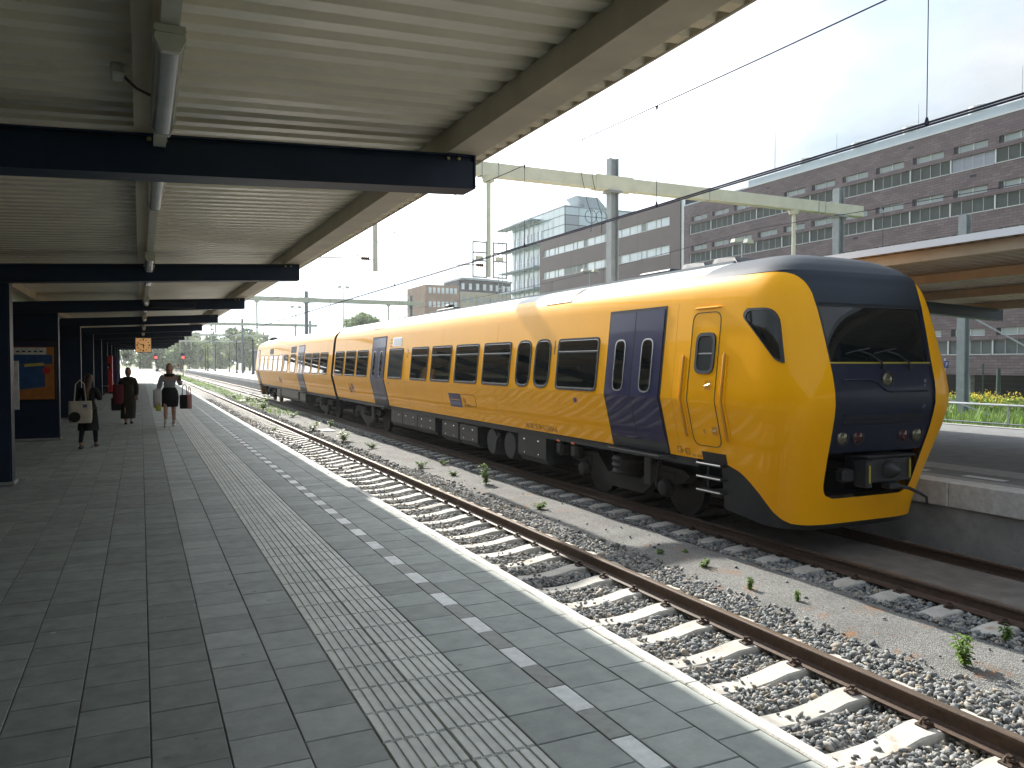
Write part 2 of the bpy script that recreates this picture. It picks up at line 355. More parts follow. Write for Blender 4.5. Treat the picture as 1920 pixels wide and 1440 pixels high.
# ------------------------------------------------------------------ near platform
plat = MB().box(-9, 2.53, -70, 230, -1.1, -0.008).build('platform', ['paving_joint'], kind='structure')
MB().box(2.53, 2.56, -70, 230, -1.1, -0.16).build('platform_face', 'platform_concrete', parent=plat)
cols = [(-2.7+0.303*i - 0.0, -2.7+0.303*(i+1)) for i in range(12)]
shift = 0.93 - cols[-1][1]; cols = [(a+shift, b+shift) for a, b in cols]
cols += [(1.53, 1.84), (1.955, 2.258), (2.258, 2.507)]
def tile_geo(w, l, h=0.035, j=0.0028, c=0.003):
    a, b = w/2-j, l/2-j
    v = [(-a,-b,-h),(a,-b,-h),(a,b,-h),(-a,b,-h),(-a,-b,-c),(a,-b,-c),(a,b,-c),(-a,b,-c),(-a+c,-b+c,0),(a-c,-b+c,0),(a-c,b-c,0),(-a+c,b-c,0)]
    f = [(8,9,10,11)] + [(4+i,4+(i+1)%4,8+(i+1)%4,8+i) for i in range(4)] + [(i,(i+1)%4,4+(i+1)%4,4+i) for i in range(4)]
    return v, f
allt = []
for ci, (a, b) in enumerate(cols):
    off = 0.15 if ci % 2 else 0.0
    for k in range(-2, 250):
        y = 0.3*k + off
        if y > 74: break
        allt.append((depth((a+b)/2, y+.15), ci, a, b, y))
vis = sorted([t for t in allt if inframe((t[2]+t[3])/2, t[4]+.15, 0, 0.01)])
near = set((t[1], t[4]) for t in vis[:300])
tile_mesh = {}
rest = MB(); rest_shaded = MB(); pm = lambda b: 'paving_shaded' if b < .4 else 'paving'
for d, ci, a, b, y in allt:
    if not inframe((a+b)/2, y+.15, 0, 0.25) and y > 3: continue
    dz = random.uniform(-.0015, .0015); tx, ty = random.uniform(-.003,.003), random.uniform(-.003,.003)
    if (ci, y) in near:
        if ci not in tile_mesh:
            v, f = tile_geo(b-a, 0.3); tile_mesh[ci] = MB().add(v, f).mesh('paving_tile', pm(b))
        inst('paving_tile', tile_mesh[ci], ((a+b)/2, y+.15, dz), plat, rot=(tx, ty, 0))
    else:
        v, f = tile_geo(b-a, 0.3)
        (rest if b > .4 else rest_shaded).add([((a+b)/2+p[0], y+.15+p[1], p[2]+dz+p[1]*tx-p[0]*ty) for p in v], f)
rest.build('paving_tiles_beyond', 'paving', parent=plat, kind='stuff'); rest_shaded.build('paving_tiles_beyond', 'paving_shaded', parent=plat, kind='stuff')
MB().box(-9, 2.50, 74, 230, -0.05, 0.0).build('paving_far', 'paving', parent=plat)
# ribbed guidance tiles
def tactile_geo():
    M = MB(); v, f = tile_geo(0.3, 0.3); M.add([(x, y, z-0.006) for x, y, z in v], f)
    for i in range(6):
        x = -0.125 + i*0.05; w, t = 0.0205, 0.0165
        M.add([(x-w,-.144,-.007),(x+w,-.144,-.007),(x+w,.144,-.007),(x-w,.144,-.007),(x-t,-.138,.001),(x+t,-.138,.001),(x+t,.138,.001),(x-t,.138,.001)],
              [(4,5,6,7),(0,1,5,4),(1,2,6,5),(2,3,7,6),(3,0,4,7)])
    return M
tg = tactile_geo(); tmesh = tg.mesh('tactile_tile', 'tactile'); trest = MB()
for x in (1.08, 1.38):
    for k in range(0, 246):
        y = 0.3*k
        if inframe(x, y+.15, 0, .12) and depth(x, y) < 26: inst('tactile_tile', tmesh, (x, y+.15, random.uniform(-.001,.001)), plat)
        elif y > 3: trest.add([(x+p[0], y+.15+p[1], p[2]) for p in tg.v], tg.f)
trest.build('tactile_tiles_beyond', 'tactile', parent=plat, kind='stuff')
# alternating light and dark marker blocks
v, f = tile_geo(0.115, 0.3); mb_l = MB().add(v, f).mesh('marker_block', 'marker_light'); mb_d = MB().add(v, f).mesh('marker_block', 'marker_dark')
rl, rd = MB(), MB()
for k in range(4, 246):
    y = 0.3*k - 0.09; d = depth(1.9, y)
    if d < 60: inst('marker_block', mb_l if k % 2 else mb_d, (1.8975, y+.15, random.uniform(-.001,.001)), plat)
    else: (rl if k % 2 else rd).add([(1.8975+p[0], y+.15+p[1], p[2]) for p in v], f)
rl.build('marker_blocks_beyond', 'marker_light', parent=plat, kind='stuff')
# coping stones along the edge, each a little worn
def coping_geo(l, seed):
    rr = random.Random(seed); n = 12; prof = []
    for i in range(n+1):
        y = -l/2 + 0.006 + (l-0.012)*i/n
        a = -0.047 + rr.uniform(0, .008); b = 0.046 - rr.uniform(0, .004)
        z = 0.003 + rr.uniform(-.0015, .0015)
        prof.append([(-0.047, y, -.30), (a, y, z-.008), (a+.008, y, z), (b-.012, y, z), (b, y, z-.012), (0.046, y, -.30)])
    vs = [p for s in prof for p in s]; fs = [(i*6+k, i*6+k+1, (i+1)*6+k+1, (i+1)*6+k) for i in range(n) for k in range(5)]
    fs += [(0,1,2,3,4,5), tuple(n*6+k for k in (5,4,3,2,1,0))]
    return vs, fs
cms = [MB().add(*coping_geo(0.95, s)).mesh('coping_stone', 'coping', smooth=40) for s in range(6)]
for k in range(0, 230):
    y = 0.4 + 0.95*k
    if y > 200: break
    inst('coping_stone', random.choice(cms), (2.555 + random.uniform(-.003,.003), y+.475, random.uniform(-.003,.002)), plat)

# ------------------------------------------------------------------ tracks
def rail_profile(xc):
    base = [(-.07,-.16),(.07,-.16),(.07,-.15),(.02,-.132),(.009,-.12),(.009,-.045),(.034,-.033),(.036,-.010),(.030,-.002)]
    top = [(.026,0),(-.026,0)]
    left = [(-.030,-.002),(-.036,-.010),(-.034,-.033),(-.009,-.045),(-.009,-.12),(-.02,-.132),(-.07,-.15)]
    return [(xc+x, RT+z) for x, z in base+top+left]
def sleeper_mesh():
    M = MB(); L = 1.26
    st = [(-L,-.03),(-1.02,-.0),(-.86,.006),(-.62,.006),(-.5,-.004),(-.34,-.035),(-.15,-.056),(0,-.06),(.15,-.056),(.34,-.035),(.5,-.004),(.62,.006),(.86,.006),(1.02,0),(L,-.03)]
    pr = []
    for x, dz in st:
        w = 0.105 + (0.012 if abs(x) > .6 else 0); z = dz
        pr.append([(x,-w-.03,-.15),(x,-w-.004,z-.012),(x,-w+.010,z),(x,w-.010,z),(x,w+.004,z-.012),(x,w+.03,-.15)])
    vs = [p for s in pr for p in s]; n = len(pr)
    fs = [(i*6+k, i*6+k+1, (i+1)*6+k+1, (i+1)*6+k) for i in range(n-1) for k in range(5)] + [(5,4,3,2,1,0), tuple((n-1)*6+k for k in range(6))]
    M.add(vs, fs); return M.mesh('sleeper', 'sleeper', smooth=30)
SLP = sleeper_mesh()
def clip_mesh():
    M = MB(); M.bbox(-.045,.045,-.05,.05,0,.018,.006); M.tube((0,0,.01),(0,0,.062),.013,n=6); M.tube((0,0,.045),(0,0,.062),.021,n=6)
    pts = [(.0+.045*math.cos(t)*1.0-.01, .034*math.sin(t), .03+.014*math.sin(2*t)) for t in np.linspace(.4, 2*math.pi-.2, 9)]
    M.path(pts, .009, n=5); return M.mesh('rail_clip', 'clip_rust')
CLIP = clip_mesh()
def track(xc, y0, y1, label, nclip):
    t = thing('railway_track', (xc, 0, RT-.16), label, 'railway track')
    for s in (-1, 1):
        M = MB(); p = rail_profile(xc + s*0.755); n = len(p)
        M.extrude_y(p, y0, y1); M.m[9] = 1
        M.build('rail', ['rail_rust', 'rail_top'], parent=t)
    yv = 1.3 if xc < 5 else 4.2
    k = 0; y = yv
    while y < 176 and k < 290:
        rz = random.uniform(-.012, .012)
        sl_ = inst('sleeper', SLP, (xc+random.uniform(-.012,.012), y+random.uniform(-.015,.015), RT-.166), t, rot=(0, 0, rz))
        if k < nclip:
            for dx in (.755-.095, .755+.095) + ((-.755-.095,) if xc > 5 else ()):
                c = bpy.data.objects.new('rail_clip', CLIP); COL.objects.link(c); c.parent = sl_; c.location = (dx, 0, .004)
                c.rotation_euler = (0, 0, random.choice((0, math.pi)) + random.uniform(-.1,.1))
        k += 1; y += 0.6
    return t
track(T1, -6, 420, 'railway track with concrete sleepers right beside the shaded platform edge', 42)
track(T2, -6, 420, 'railway track that the yellow train is standing on', 10)
slab = MB(); slab.bbox(T2-.56, T2+.56, -6, 9.5, -.97, -.815, .01)
slab.build('drip_slab', 'drip_slab', loc=(T2, 2, -.9), kind='structure')

# loose ballast, real stones
def stones(n, regs, size, seed):
    g = np.random.default_rng(seed)
    ph = (1+5**.5)/2
    ico = np.array([(-1,ph,0),(1,ph,0),(-1,-ph,0),(1,-ph,0),(0,-1,ph),(0,1,ph),(0,-1,-ph),(0,1,-ph),(ph,0,-1),(ph,0,1),(-ph,0,-1),(-ph,0,1)])/1.902
    tri = np.array([(0,11,5),(0,5,1),(0,1,7),(0,7,10),(0,10,11),(1,5,9),(5,11,4),(11,10,2),(10,7,6),(7,1,8),(3,9,4),(3,4,2),(3,2,6),(3,6,8),(3,8,9),(4,9,5),(2,4,11),(6,2,10),(8,6,7),(9,8,1)])
    pos = []
    areas = np.array([(x1-x0)*(y1-y0)*d for x0,x1,y0,y1,d in regs]); cnt = (areas/areas.sum()*n).astype(int)
    for (x0,x1,y0,y1,d), c in zip(regs, cnt):
        pos.append(np.stack([g.uniform(x0,x1,c), g.uniform(y0,y1,c)], 1))
    pos = np.concatenate(pos)
    # keep the sleepers mostly bare
    keep = np.ones(len(pos), bool)
    for xc, yv in ((T1, 1.3), (T2, 4.2)):
        dx = np.abs(pos[:,0]-xc); dy = np.abs((pos[:,1]-yv+.3) % .6 - .3)
        on = (dx < 1.24) & (dy < .135)
        mid = (dx < .45)
        keep &= ~(on & (g.random(len(pos)) > np.where(mid, .10, .02)))
    pos = pos[keep]; N = len(pos)
    zz = np.interp(pos[:,0], [x for x,_ in xs], [z for _,z in xs])
    dxr = np.minimum(np.abs(pos[:,0]-T1), np.abs(pos[:,0]-T2))
    zp = np.interp(pos[:,0], [x for x,_ in xs2], [z for _,z in xs2]); onp = (pos[:,0] > 5.66) & (pos[:,0] < 7.1); zz = np.where(onp, np.maximum(zz, zp-.026), zz)
    zz = zz + np.where(dxr < .7, .005, .028) + g.uniform(0, .018, N)
    s = size*g.lognormal(0, .28, N)
    sc = np.stack([s*g.uniform(.8,1.45,N), s*g.uniform(.7,1.1,N), s*g.uniform(.42,.78,N)], 1)
    V = ico[None] * (1 + g.uniform(-.36,.30,(N,12,1))) * sc[:,None,:]
    q = g.normal(size=(N,4)); q[:,1:3] *= .45; q /= np.linalg.norm(q,axis=1,keepdims=True); w,x,y,z = q.T
    Rm = np.stack([1-2*(y*y+z*z),2*(x*y-z*w),2*(x*z+y*w),2*(x*y+z*w),1-2*(x*x+z*z),2*(y*z-x*w),2*(x*z-y*w),2*(y*z+x*w),1-2*(x*x+y*y)],1).reshape(N,3,3)
    V = np.einsum('nij,nkj->nki', Rm, V); V[:,:,0] += pos[:,0:1]; V[:,:,1] += pos[:,1:2]; V[:,:,2] += zz[:,None]
    F = (tri[None] + 12*np.arange(N)[:,None,None]).reshape(-1,3)
    return V.reshape(-1,3), F
def bulk(name, V, F, m, **props):
    me = bpy.data.meshes.new(name); me.vertices.add(len(V)); me.vertices.foreach_set('co', V.astype(np.float32).ravel())
    k = F.shape[1]; me.loops.add(F.size); me.loops.foreach_set('vertex_index', F.astype(np.int32).ravel())
    me.polygons.add(len(F)); me.polygons.foreach_set('loop_start', np.arange(0, F.size, k, dtype=np.int32))
    me.polygons.foreach_set('loop_total', np.full(len(F), k, dtype=np.int32))
    me.materials.append(MATS[m]); me.update(calc_edges=True); me.validate()
    o = bpy.data.objects.new(name, me); COL.objects.link(o)
    for a, b in props.items(): o[a] = b
    return o
V1, F1 = stones(64000, [(2.62,5.8,1.6,9,1.5),(2.62,5.8,9,18,1.0),(6.98,7.75,3.5,16,1.0),(7.75,10.0,3.5,8.5,.6),(9.2,10.0,3.5,10,1),(5.7,5.93,1.6,18,.25),(5.9,6.9,1.6,16,.004),(6.88,7.05,3.5,18,.3)], .0212, 1)
V2, F2 = stones(26000, [(2.62,5.8,18,60,1),(6.98,7.7,16,60,.8),(7.7,10.0,56,80,.5)], .034, 2)
bulk('ballast_stones', np.concatenate([V1, V2]), np.concatenate([F1, F2+len(V1)]), 'ballast', kind='stuff',
     label='loose grey ballast stones around the sleepers', category='ballast')

# ------------------------------------------------------------------ opposite platform
p2 = MB().box(EDGE2+.36, 19.9, -70, 215, -1.1, -.004).build('platform', 'asphalt_platform', kind='structure')
MB().box(EDGE2+.06, EDGE2+.30, -20, 215, -1.1, -.34).build('platform_face', 'platform_concrete', parent=p2)
cop2 = MB().bbox(-.18,.18,-.745,.745,-.34,.004,.012).mesh('coping_stone', 'coping')
for k in range(0, 138):
    inst('coping_stone', cop2, (EDGE2+.18, -1 + 1.5*k, random.uniform(-.002,.002)), p2)
MB().box(EDGE2+1.25, EDGE2+1.85, -20, 215, -.02, .0005).build('guidance_strip', 'band_light', parent=p2)
MB().box(EDGE2+.40, EDGE2+.62, -20, 215, -.02, .0007).build('edge_strip', 'band_light', parent=p2)
for k in range(60):
    MB().box(EDGE2+.78, EDGE2+.93, 1+1.2*k, 1.6+1.2*k, -.02, .001).build('edge_mark', 'marker_light', parent=p2)
MB().box(19.55, 19.9, -20, 80, -.02, .012).build('kerb', 'platform_concrete', parent=p2)
# a slab cover and a cable trough lid lying on the path
for x, y, lab in ((6.18, 29.25, 'flat pale concrete slab lying on the gravel path between the tracks, nearer one'), (6.05, 55.0, 'flat pale concrete slab lying on the gravel path between the tracks, farther one')):
    MB().bbox(x-.25, x+.25, y-.45, y+.45, -.87, -.83, .01).build('concrete_slab', 'coping', loc=(x, y, -.85), label=lab, category='slab', group='slabs on the gravel path')
# ------------------------------------------------------------------ canopy over the near platform
BY0, BP = 5.24, 6.9
def ztop(x): return 3.13 + 0.05*(x-2.18)
def corrugated(M, x0, x1, y0, y1, zf, pitch=0.2, d=0.038, flip=False):
    """trapezoidal sheet, ribs running across x"""
    prof = []; n = int(round((y1-y0)/pitch)); p = (y1-y0)/n
    for i in range(n):
        b = y0 + i*p
        prof += [(b,0),(b+p*.46,0),(b+p*.50,.004),(b+p*.62,d-.003),(b+p*.66,d),(b+p*.86,d),(b+p*.90,d-.003)]
    prof.append((y1, 0)); k = len(prof)
    xsn = [x0 + (x1-x0)*j/3 for j in range(4)]
    vs = [(x, y, zf(x)+z) for x in xsn for y, z in prof]
    fs = [(j*k+i, j*k+i+1, (j+1)*k+i+1, (j+1)*k+i) for j in range(3) for i in range(k-1)]
    M.add(vs, fs); return M
can = thing('platform_canopy', (-2, 5, 0), 'canopy with cream corrugated ceiling on navy steel beams over the near platform', 'canopy')
NB = 11
beamY = [BY0 + BP*i for i in range(-9, NB)]  # rear bays lengthened out of view behind the camera to darken the platform
for i, y in enumerate(beamY):
    M = MB(); w = 0.24
    x0, x1 = -4.0, 2.18
    # box beam with a thin top flange and an end plate, rising gently to the track side
    def seg(xa, xb, ya, yb, dz0, dz1, M=M):
        vs = [(xa,ya,ztop(xa)+dz0),(xb,ya,ztop(xb)+dz0),(xb,yb,ztop(xb)+dz0),(xa,yb,ztop(xa)+dz0),(xa,ya,ztop(xa)+dz1),(xb,ya,ztop(xb)+dz1),(xb,yb,ztop(xb)+dz1),(xa,yb,ztop(xa)+dz1)]
        M.add(vs, [(3,2,1,0),(4,5,6,7),(0,1,5,4),(1,2,6,5),(2,3,7,6),(3,0,4,7)])
    seg(x0, x1-.012, y+.012, y+w-.012, -.226, -.045)
    seg(x0, x1-.012, y+.035, y+w-.035, -.046, -.012)
    seg(x0, x1-.012, y, y+w, -.013, 0)
    seg(x0, x1-.012, y+.004, y+w-.004, -.24, -.225)
    seg(x1-.013, x1, y+.002, y+w-.002, -.239, -.001)
    b = M.build('beam', 'navy_steel', parent=can)
    for bx in (.06, .15, 1.98, 2.06):
        if 0 < y < 30: MB().lathe([(.0,-.018),(.012,-.016),(.016,-.006),(.016,0)], (bx, y+.035, ztop(bx)-.027), 'y', 8).build('bolt', 'bolt', parent=b)
    if y > 8:
        c = MB().box(-2.42, -1.58, y+.30, y+.60, 0.05, ztop(-2)-.001).box(-2.43, -1.60, y+.285, y+.30, 0.05, 2.70).build('column', 'navy_steel', parent=can)
        MB().bbox(-2.46, -1.55, y+.26, y+.64, 0.0, .05, .01).build('column_foot', 'platform_concrete', parent=c)
ya, yb = beamY[0], beamY[-1]+.6
for i in range(len(beamY)-1):
    M = MB(); corrugated(M, -4.0, 2.585, beamY[i]+.12, beamY[i+1]+.12, lambda x: ztop(x)+.175)
    M.build('roof_sheet', 'cream_sheet', parent=can, smooth=20)
M = MB(); corrugated(M, -4.0, 2.585, beamY[-1]+.12, yb, lambda x: ztop(x)+.175); M.build('roof_sheet', 'cream_sheet', parent=can)
def channel_y(M, xa, xb, z0, z1, y0, y1): M.box(xa, xb, y0, y1, z0, z1)
for xa, xb in ((1.97, 2.17), (-.02, .06), (-2.10, -1.95)):
    zb = ztop((xa+xb)/2)+.003
    MB().box(xa, xb, ya, yb, zb, zb+.165).box(xb+.001, xb+.03, ya, yb, zb+.001, zb+.009).build('purlin', 'cream_steel', parent=can)
MB().box(2.575, 2.592, ya, yb, ztop(2.58)+.17, ztop(2.58)+.222).build('edge_flashing', 'cream_steel', parent=can)
for i in range(len(beamY)-1):
    MB().box(.083, .152, beamY[i]+.26, beamY[i+1]-.02, 2.945, 2.975).build('lamp_rail', 'lamp_white', parent=can)
    for yy in np.linspace(beamY[i]+.8, beamY[i+1]-.8, 4):
        MB().box(.10, .13, yy, yy+.03, 2.975, 3.03).box(.04, .13, yy, yy+.03, 3.03, 3.045).build('rail_hanger', 'lamp_white', parent=can)
# wall added behind the columns to keep the left side dark
wl = thing('shade_wall', (-2.7, 30, 0), 'dark navy wall added behind the canopy columns to keep the left side dark', 'wall')
for i in range(len(beamY)-1):
    y0, y1 = beamY[i]+.62, beamY[i+1]+.27
    for a, b in ((y0, (y0+y1)/2-.006), ((y0+y1)/2+.006, y1-.01)):
        MB().bbox(-2.78, -2.70, a, b, .02, 2.85, .006).build('shade_wall_panel', 'navy_steel', parent=wl)

# ------------------------------------------------------------------ tube lamps under the ceiling
def lamp(y0, label):
    x = .117; z = 2.943; L = 1.27
    t = thing('tube_lamp', (x, y0, z), label, 'lamp', 'tube lamps under the canopy')
    prof = [(-.055,0),(.055,0),(.058,-.022),(.050,-.03),(-.050,-.03),(-.058,-.022)]
    MB().extrude_y([(x+a, z+b) for a, b in prof], y0, y0+L).build('housing', 'lamp_white', parent=t)
    cov = [(-.052,-.030),(.052,-.030),(.055,-.050),(.036,-.092),(.030,-.096),(-.030,-.096),(-.036,-.092),(-.055,-.050)]
    MB().extrude_y([(x+a, z+b-.001) for a, b in cov], y0+.035, y0+L-.035).build('cover', 'lamp_cover', parent=t, smooth=35)
    for a in (y0, y0+L-.036):
        MB().extrude_y([(x+p*1.04, z+q*1.03-.0015) for p, q in cov], a, a+.036).build('end_cap', 'lamp_white', parent=t)
    for s in (-1, 1):
        for yy in (y0+.09, y0+L-.12):
            MB().bbox(x+s*.056-.006, x+s*.056+.006, yy, yy+.03, z-.05, z-.01, .003).build('clip', 'galvanised', parent=t)
    return t
ly = []
for i in range(8, len(beamY)-1):
    ly += [beamY[i]+.36, beamY[i]+4.98]
ly = sorted([y for y in ly if y > 2.5])
for k, y in enumerate(ly): lamp(y, f'grey tube lamp under the canopy ceiling, {ORD[k]} from the camera' if k else 'grey tube lamp hanging under the ceiling nearest the camera')
jb = thing('junction_box', (-.14, 4.2, 3.0), 'small grey cable box on the ceiling purlin beside the nearest lamp', 'cable box')
MB().bbox(-.115, -.055, 4.22, 4.34, 3.02, 3.08, .01).build('box', 'lamp_white', parent=jb)
MB().path([(-.06,4.3,3.04),(-.04,4.3,3.02),(.0,4.31,2.99),(.08,4.33,2.965)], .007).build('cable', 'insulator', parent=jb)

# ------------------------------------------------------------------ clock
mat('clock_face', (0.65, 0.42, 0.22), 0.5, noise=(6, .1), emit=((1.0, 0.52, 0.20), 0.16))
mat('clock_case', (0.22, 0.24, 0.24), 0.4)
ck = thing('station_clock', (.12, 39.8, 2.11), 'square station clock with amber face hanging below the canopy', 'clock')
MB().bbox(-.22,.46,39.72,39.98,2.11,2.79,.02).build('case', 'clock_case', parent=ck)
MB().bbox(-.19,.43,39.705,39.722,2.14,2.76,.006).build('face', 'clock_face', parent=ck)
for h in range(12):
    a = 2*math.pi*h/12; cx, cz = .12+.25*math.sin(a), 2.45+.25*math.cos(a); r = .022 if h % 3 else .032
    MB().box(cx-r, cx+r, 39.698, 39.706, cz-r, cz+r).build('hour_mark', 'black', parent=ck)
for ang, ln, w, nm in ((48/60*360, .25, .018, 'minute_hand'), (5.8/12*360, .16, .024, 'hour_hand')):
    a = R(ang); d = Vector((math.sin(a), math.cos(a))); q = Vector((d.y, -d.x)); c0 = Vector((.12, 2.45))
    pts = [c0-d*.05+q*w, c0-d*.05-q*w, c0+d*ln-q*w*.6, c0+d*ln+q*w*.6]; y = 39.692 if nm[0] == 'm' else 39.695
    MB().add([(p.x, y, p.y) for p in pts]+[(p.x, y+.002, p.y) for p in pts], [(0,1,2,3),(7,6,5,4),(0,1,5,4),(1,2,6,5),(2,3,7,6),(3,0,4,7)]).build(nm, 'black', parent=ck)
for x in (0, .24): MB().tube((x, 39.8, 2.79), (x, 39.8, ztop(x)-.23), .015).build('hanger', 'clock_case', parent=ck)

# departure box on a beam
db = thing('display_box', (.7, 18.8, 2.85), 'dark grey display box fixed to the third canopy beam', 'display')
MB().bbox(.22, 1.12, 18.78, 18.91, 2.84, 2.99, .015).build('case', 'dark_grey', parent=db)
MB().box(.26, 1.08, 18.772, 18.781, 2.87, 2.96).build('screen', 'navy_steel', parent=db)
# platform number sign
mat('sign_white', (0.75, 0.76, 0.78), 0.5); mat('sign_blue', (0.02, 0.03, 0.2), 0.5)
sg = thing('platform_sign', (-1.05, 70, 2.0), 'small white sign with the number two hanging at the far canopy end', 'sign')
MB().bbox(-1.32,-.80,70,70.06,2.0,2.34,.01).build('panel', 'sign_white', parent=sg)
vs, fs = text_geo('2', .32); MB().add([(-1.14+x, 69.995, 2.06+y) for x, y in vs], fs).build('digit', 'sign_blue', parent=sg)
for x in (-1.25, -.88): MB().tube((x,70.03,2.34),(x,70.03,2.78),.012).build('hanger', 'galvanised', parent=sg)

# ------------------------------------------------------------------ poster, notice board, drinks machine, benches
mat('poster_orange', (0.42, 0.15, 0.025), 0.4, noise=(5,.3)); mat('poster_blue', (0.02, 0.075, 0.20), 0.4, noise=(6,.3))
mat('poster_white', (0.62, 0.62, 0.58), 0.4, noise=(9,.25)); mat('poster_red', (0.5, 0.03, 0.02), 0.4); mat('poster_yellow', (0.55, 0.45, 0.08), 0.4, noise=(20,.4))
mat('poster_dark', (0.02, 0.02, 0.05), 0.4)
ps = thing('advert_poster', (-2.03, 18.9, .86), 'orange and blue advert poster in a black frame on the second canopy column', 'poster')
Y = 19.29
def card(nm, m, x0, x1, z0, z1, dy, tilt=0):
    vs = [(x0,Y-dy,z0),(x1,Y-dy,z0+tilt),(x1,Y-dy,z1+tilt),(x0,Y-dy,z1)]
    MB().add(vs+[(x,y+.003,z) for x,y,z in vs], [(0,1,2,3),(7,6,5,4),(0,1,5,4),(1,2,6,5),(2,3,7,6),(3,0,4,7)]).build(nm, m, parent=ps)
MB().bbox(-2.50,-1.62,Y,Y+.03,.84,2.14,.01).build('frame', 'black', parent=ps)
card('sheet', 'poster_orange', -2.47,-1.66,.88,2.10,.004)
card('print', 'poster_dark', -2.47,-1.66,1.98,2.10,.008); card('print', 'poster_white', -2.47,-1.80,1.82,1.965,.008)
card('print', 'poster_blue', -2.47,-1.69,1.62,1.815,.008); card('print', 'poster_blue', -2.36,-1.83,1.08,1.60,.012,.06)
card('print', 'poster_yellow', -2.2,-1.84,1.56,1.62,.016,.03)
for i in range(6): card('print', 'poster_dark', -2.45+.105*i,-2.39+.105*i,1.87,1.90,.012)
MB().lathe([(0,-.002),(.075,0)], (-1.80, Y-.018, 1.48), 'y', 16).build('print', 'poster_red', parent=ps)
nb = thing('notice_sheet', (-2.45, 15.9, .8), 'white folded notice sheet showing beside the first canopy column', 'notice')
MB().bbox(-2.36,-1.90,15.9,15.93,.84,1.68,.004).build('sheet', 'poster_white', parent=nb)
MB().bbox(-2.30,-2.26,15.93,15.97,0,1.6,.006).build('stand_post', 'dark_grey', parent=nb)
mat('machine_red', (0.42, 0.012, 0.012), 0.35, noise=(3,.15)); mat('machine_white', (0.6, 0.55, 0.5), 0.4)
vm = thing('drinks_machine', (-1.85, 47.2, 0), 'red drinks machine standing between the far canopy columns', 'vending machine')
MB().bbox(-2.3,-1.36,47.0,47.8,.08,2.02,.03).build('cabinet', 'machine_red', parent=vm)
MB().bbox(-2.2,-1.45,46.985,47.0,1.32,1.62,.004).build('panel', 'black', parent=vm)
for k, (x, z) in enumerate(((-1.75,1.45),(-1.6,1.40),(-1.66,1.5))):
    MB().lathe([(0,-.004),(.07,0)], (x, 46.982, z), 'y', 12).build('print', 'machine_white', parent=vm)
MB().box(-2.3,-1.36,47.03,47.75,0,.08).build('plinth', 'black', parent=vm)
for y, lab in ((44.6, 'dark metal bench against the columns in front of the red machine'), (52.5, 'dark metal bench against the columns beyond the red machine')):
    bn = thing('platform_bench', (-1.7, y, 0), lab, 'bench')
    for k in range(4): MB().bbox(-1.95+.11*k,-1.86+.11*k,y,y+1.8,.43,.46,.006).build('slat', 'black', parent=bn)
    for k in range(3): MB().bbox(-2.02,-1.99,y,y+1.8,.55+.11*k,.64+.11*k,.006).build('back_slat', 'black', parent=bn)
    for yy in (y+.2, y+1.55):
        MB().bbox(-1.95,-1.53,yy,yy+.05,.38,.43,.006).build('bracket', 'dark_grey', parent=bn); MB().bbox(-1.76,-1.70,yy,yy+.05,0,.38,.006).build('leg', 'dark_grey', parent=bn)
mat('machine_purple', (0.05, 0.015, 0.09), 0.4)
ad = thing('advert_column', (-1.8, 60.4, 0), 'dim purple advert panel standing beyond the red machine', 'advert panel')
MB().bbox(-2.2,-1.40,60.3,60.5,.3,2.1,.02).build('panel', 'machine_purple', parent=ad); MB().bbox(-2.1,-1.5,60.34,60.46,0,.3,.01).build('foot', 'dark_grey', parent=ad)

# ------------------------------------------------------------------ canopy over the opposite platform
can2 = thing('platform_canopy', (14, 10, 0), 'cream canopy over the opposite platform behind the train nose', 'canopy')
def zt2(x): return 3.13 - 0.043*(x-10.4)
mat('soffit_tan', (0.56, 0.47, 0.35), 0.5, noise=(1.5,.15), dirt=(1.5,(0.36,.26,.16),.36))
y0c, y1c = -58.0, 40.0  # stretched unseen far behind the camera to block sky light
nbay = 14
for i in range(nbay):
    M = MB(); corrugated(M, 10.08, 17.75, y0c+7*i, y0c+7*(i+1), lambda x: zt2(x)+.165, .2); M.build('roof_sheet', 'soffit_tan', parent=can2)
for x, w in ((10.42,.16),(12.6,.14),(14.9,.14),(17.3,.16)):
    zb = zt2(x)+.003
    MB().box(x-w/2, x+w/2, y0c, y1c, zb, zb+.155).build('purlin', 'soffit_tan', parent=can2)
MB().box(10.055, 10.085, y0c, y1c, zt2(10.05)+.13, zt2(10.05)+.23).build('edge_flashing', 'sign_white', parent=can2)
for k in range(-8, 7):
    y = -2.5+6.9*k
    if not y0c < y < y1c: continue
    M = MB()
    vs = [(10.35,y,zt2(10.35)-.24),(17.42,y,zt2(17.42)-.24),(17.42,y+.24,zt2(17.42)-.24),(10.35,y+.24,zt2(10.35)-.24),(10.35,y,zt2(10.35)),(17.42,y,zt2(17.42)),(17.42,y+.24,zt2(17.42)),(10.35,y+.24,zt2(10.35))]
    M.add(vs, [(3,2,1,0),(4,5,6,7),(0,1,5,4),(1,2,6,5),(2,3,7,6),(3,0,4,7)]).build('beam', 'navy_steel', parent=can2)
    MB().box(13.4, 13.75, y+.0, y+.24, 0, zt2(13.5)-.2).build('column', 'navy_steel', parent=can2)
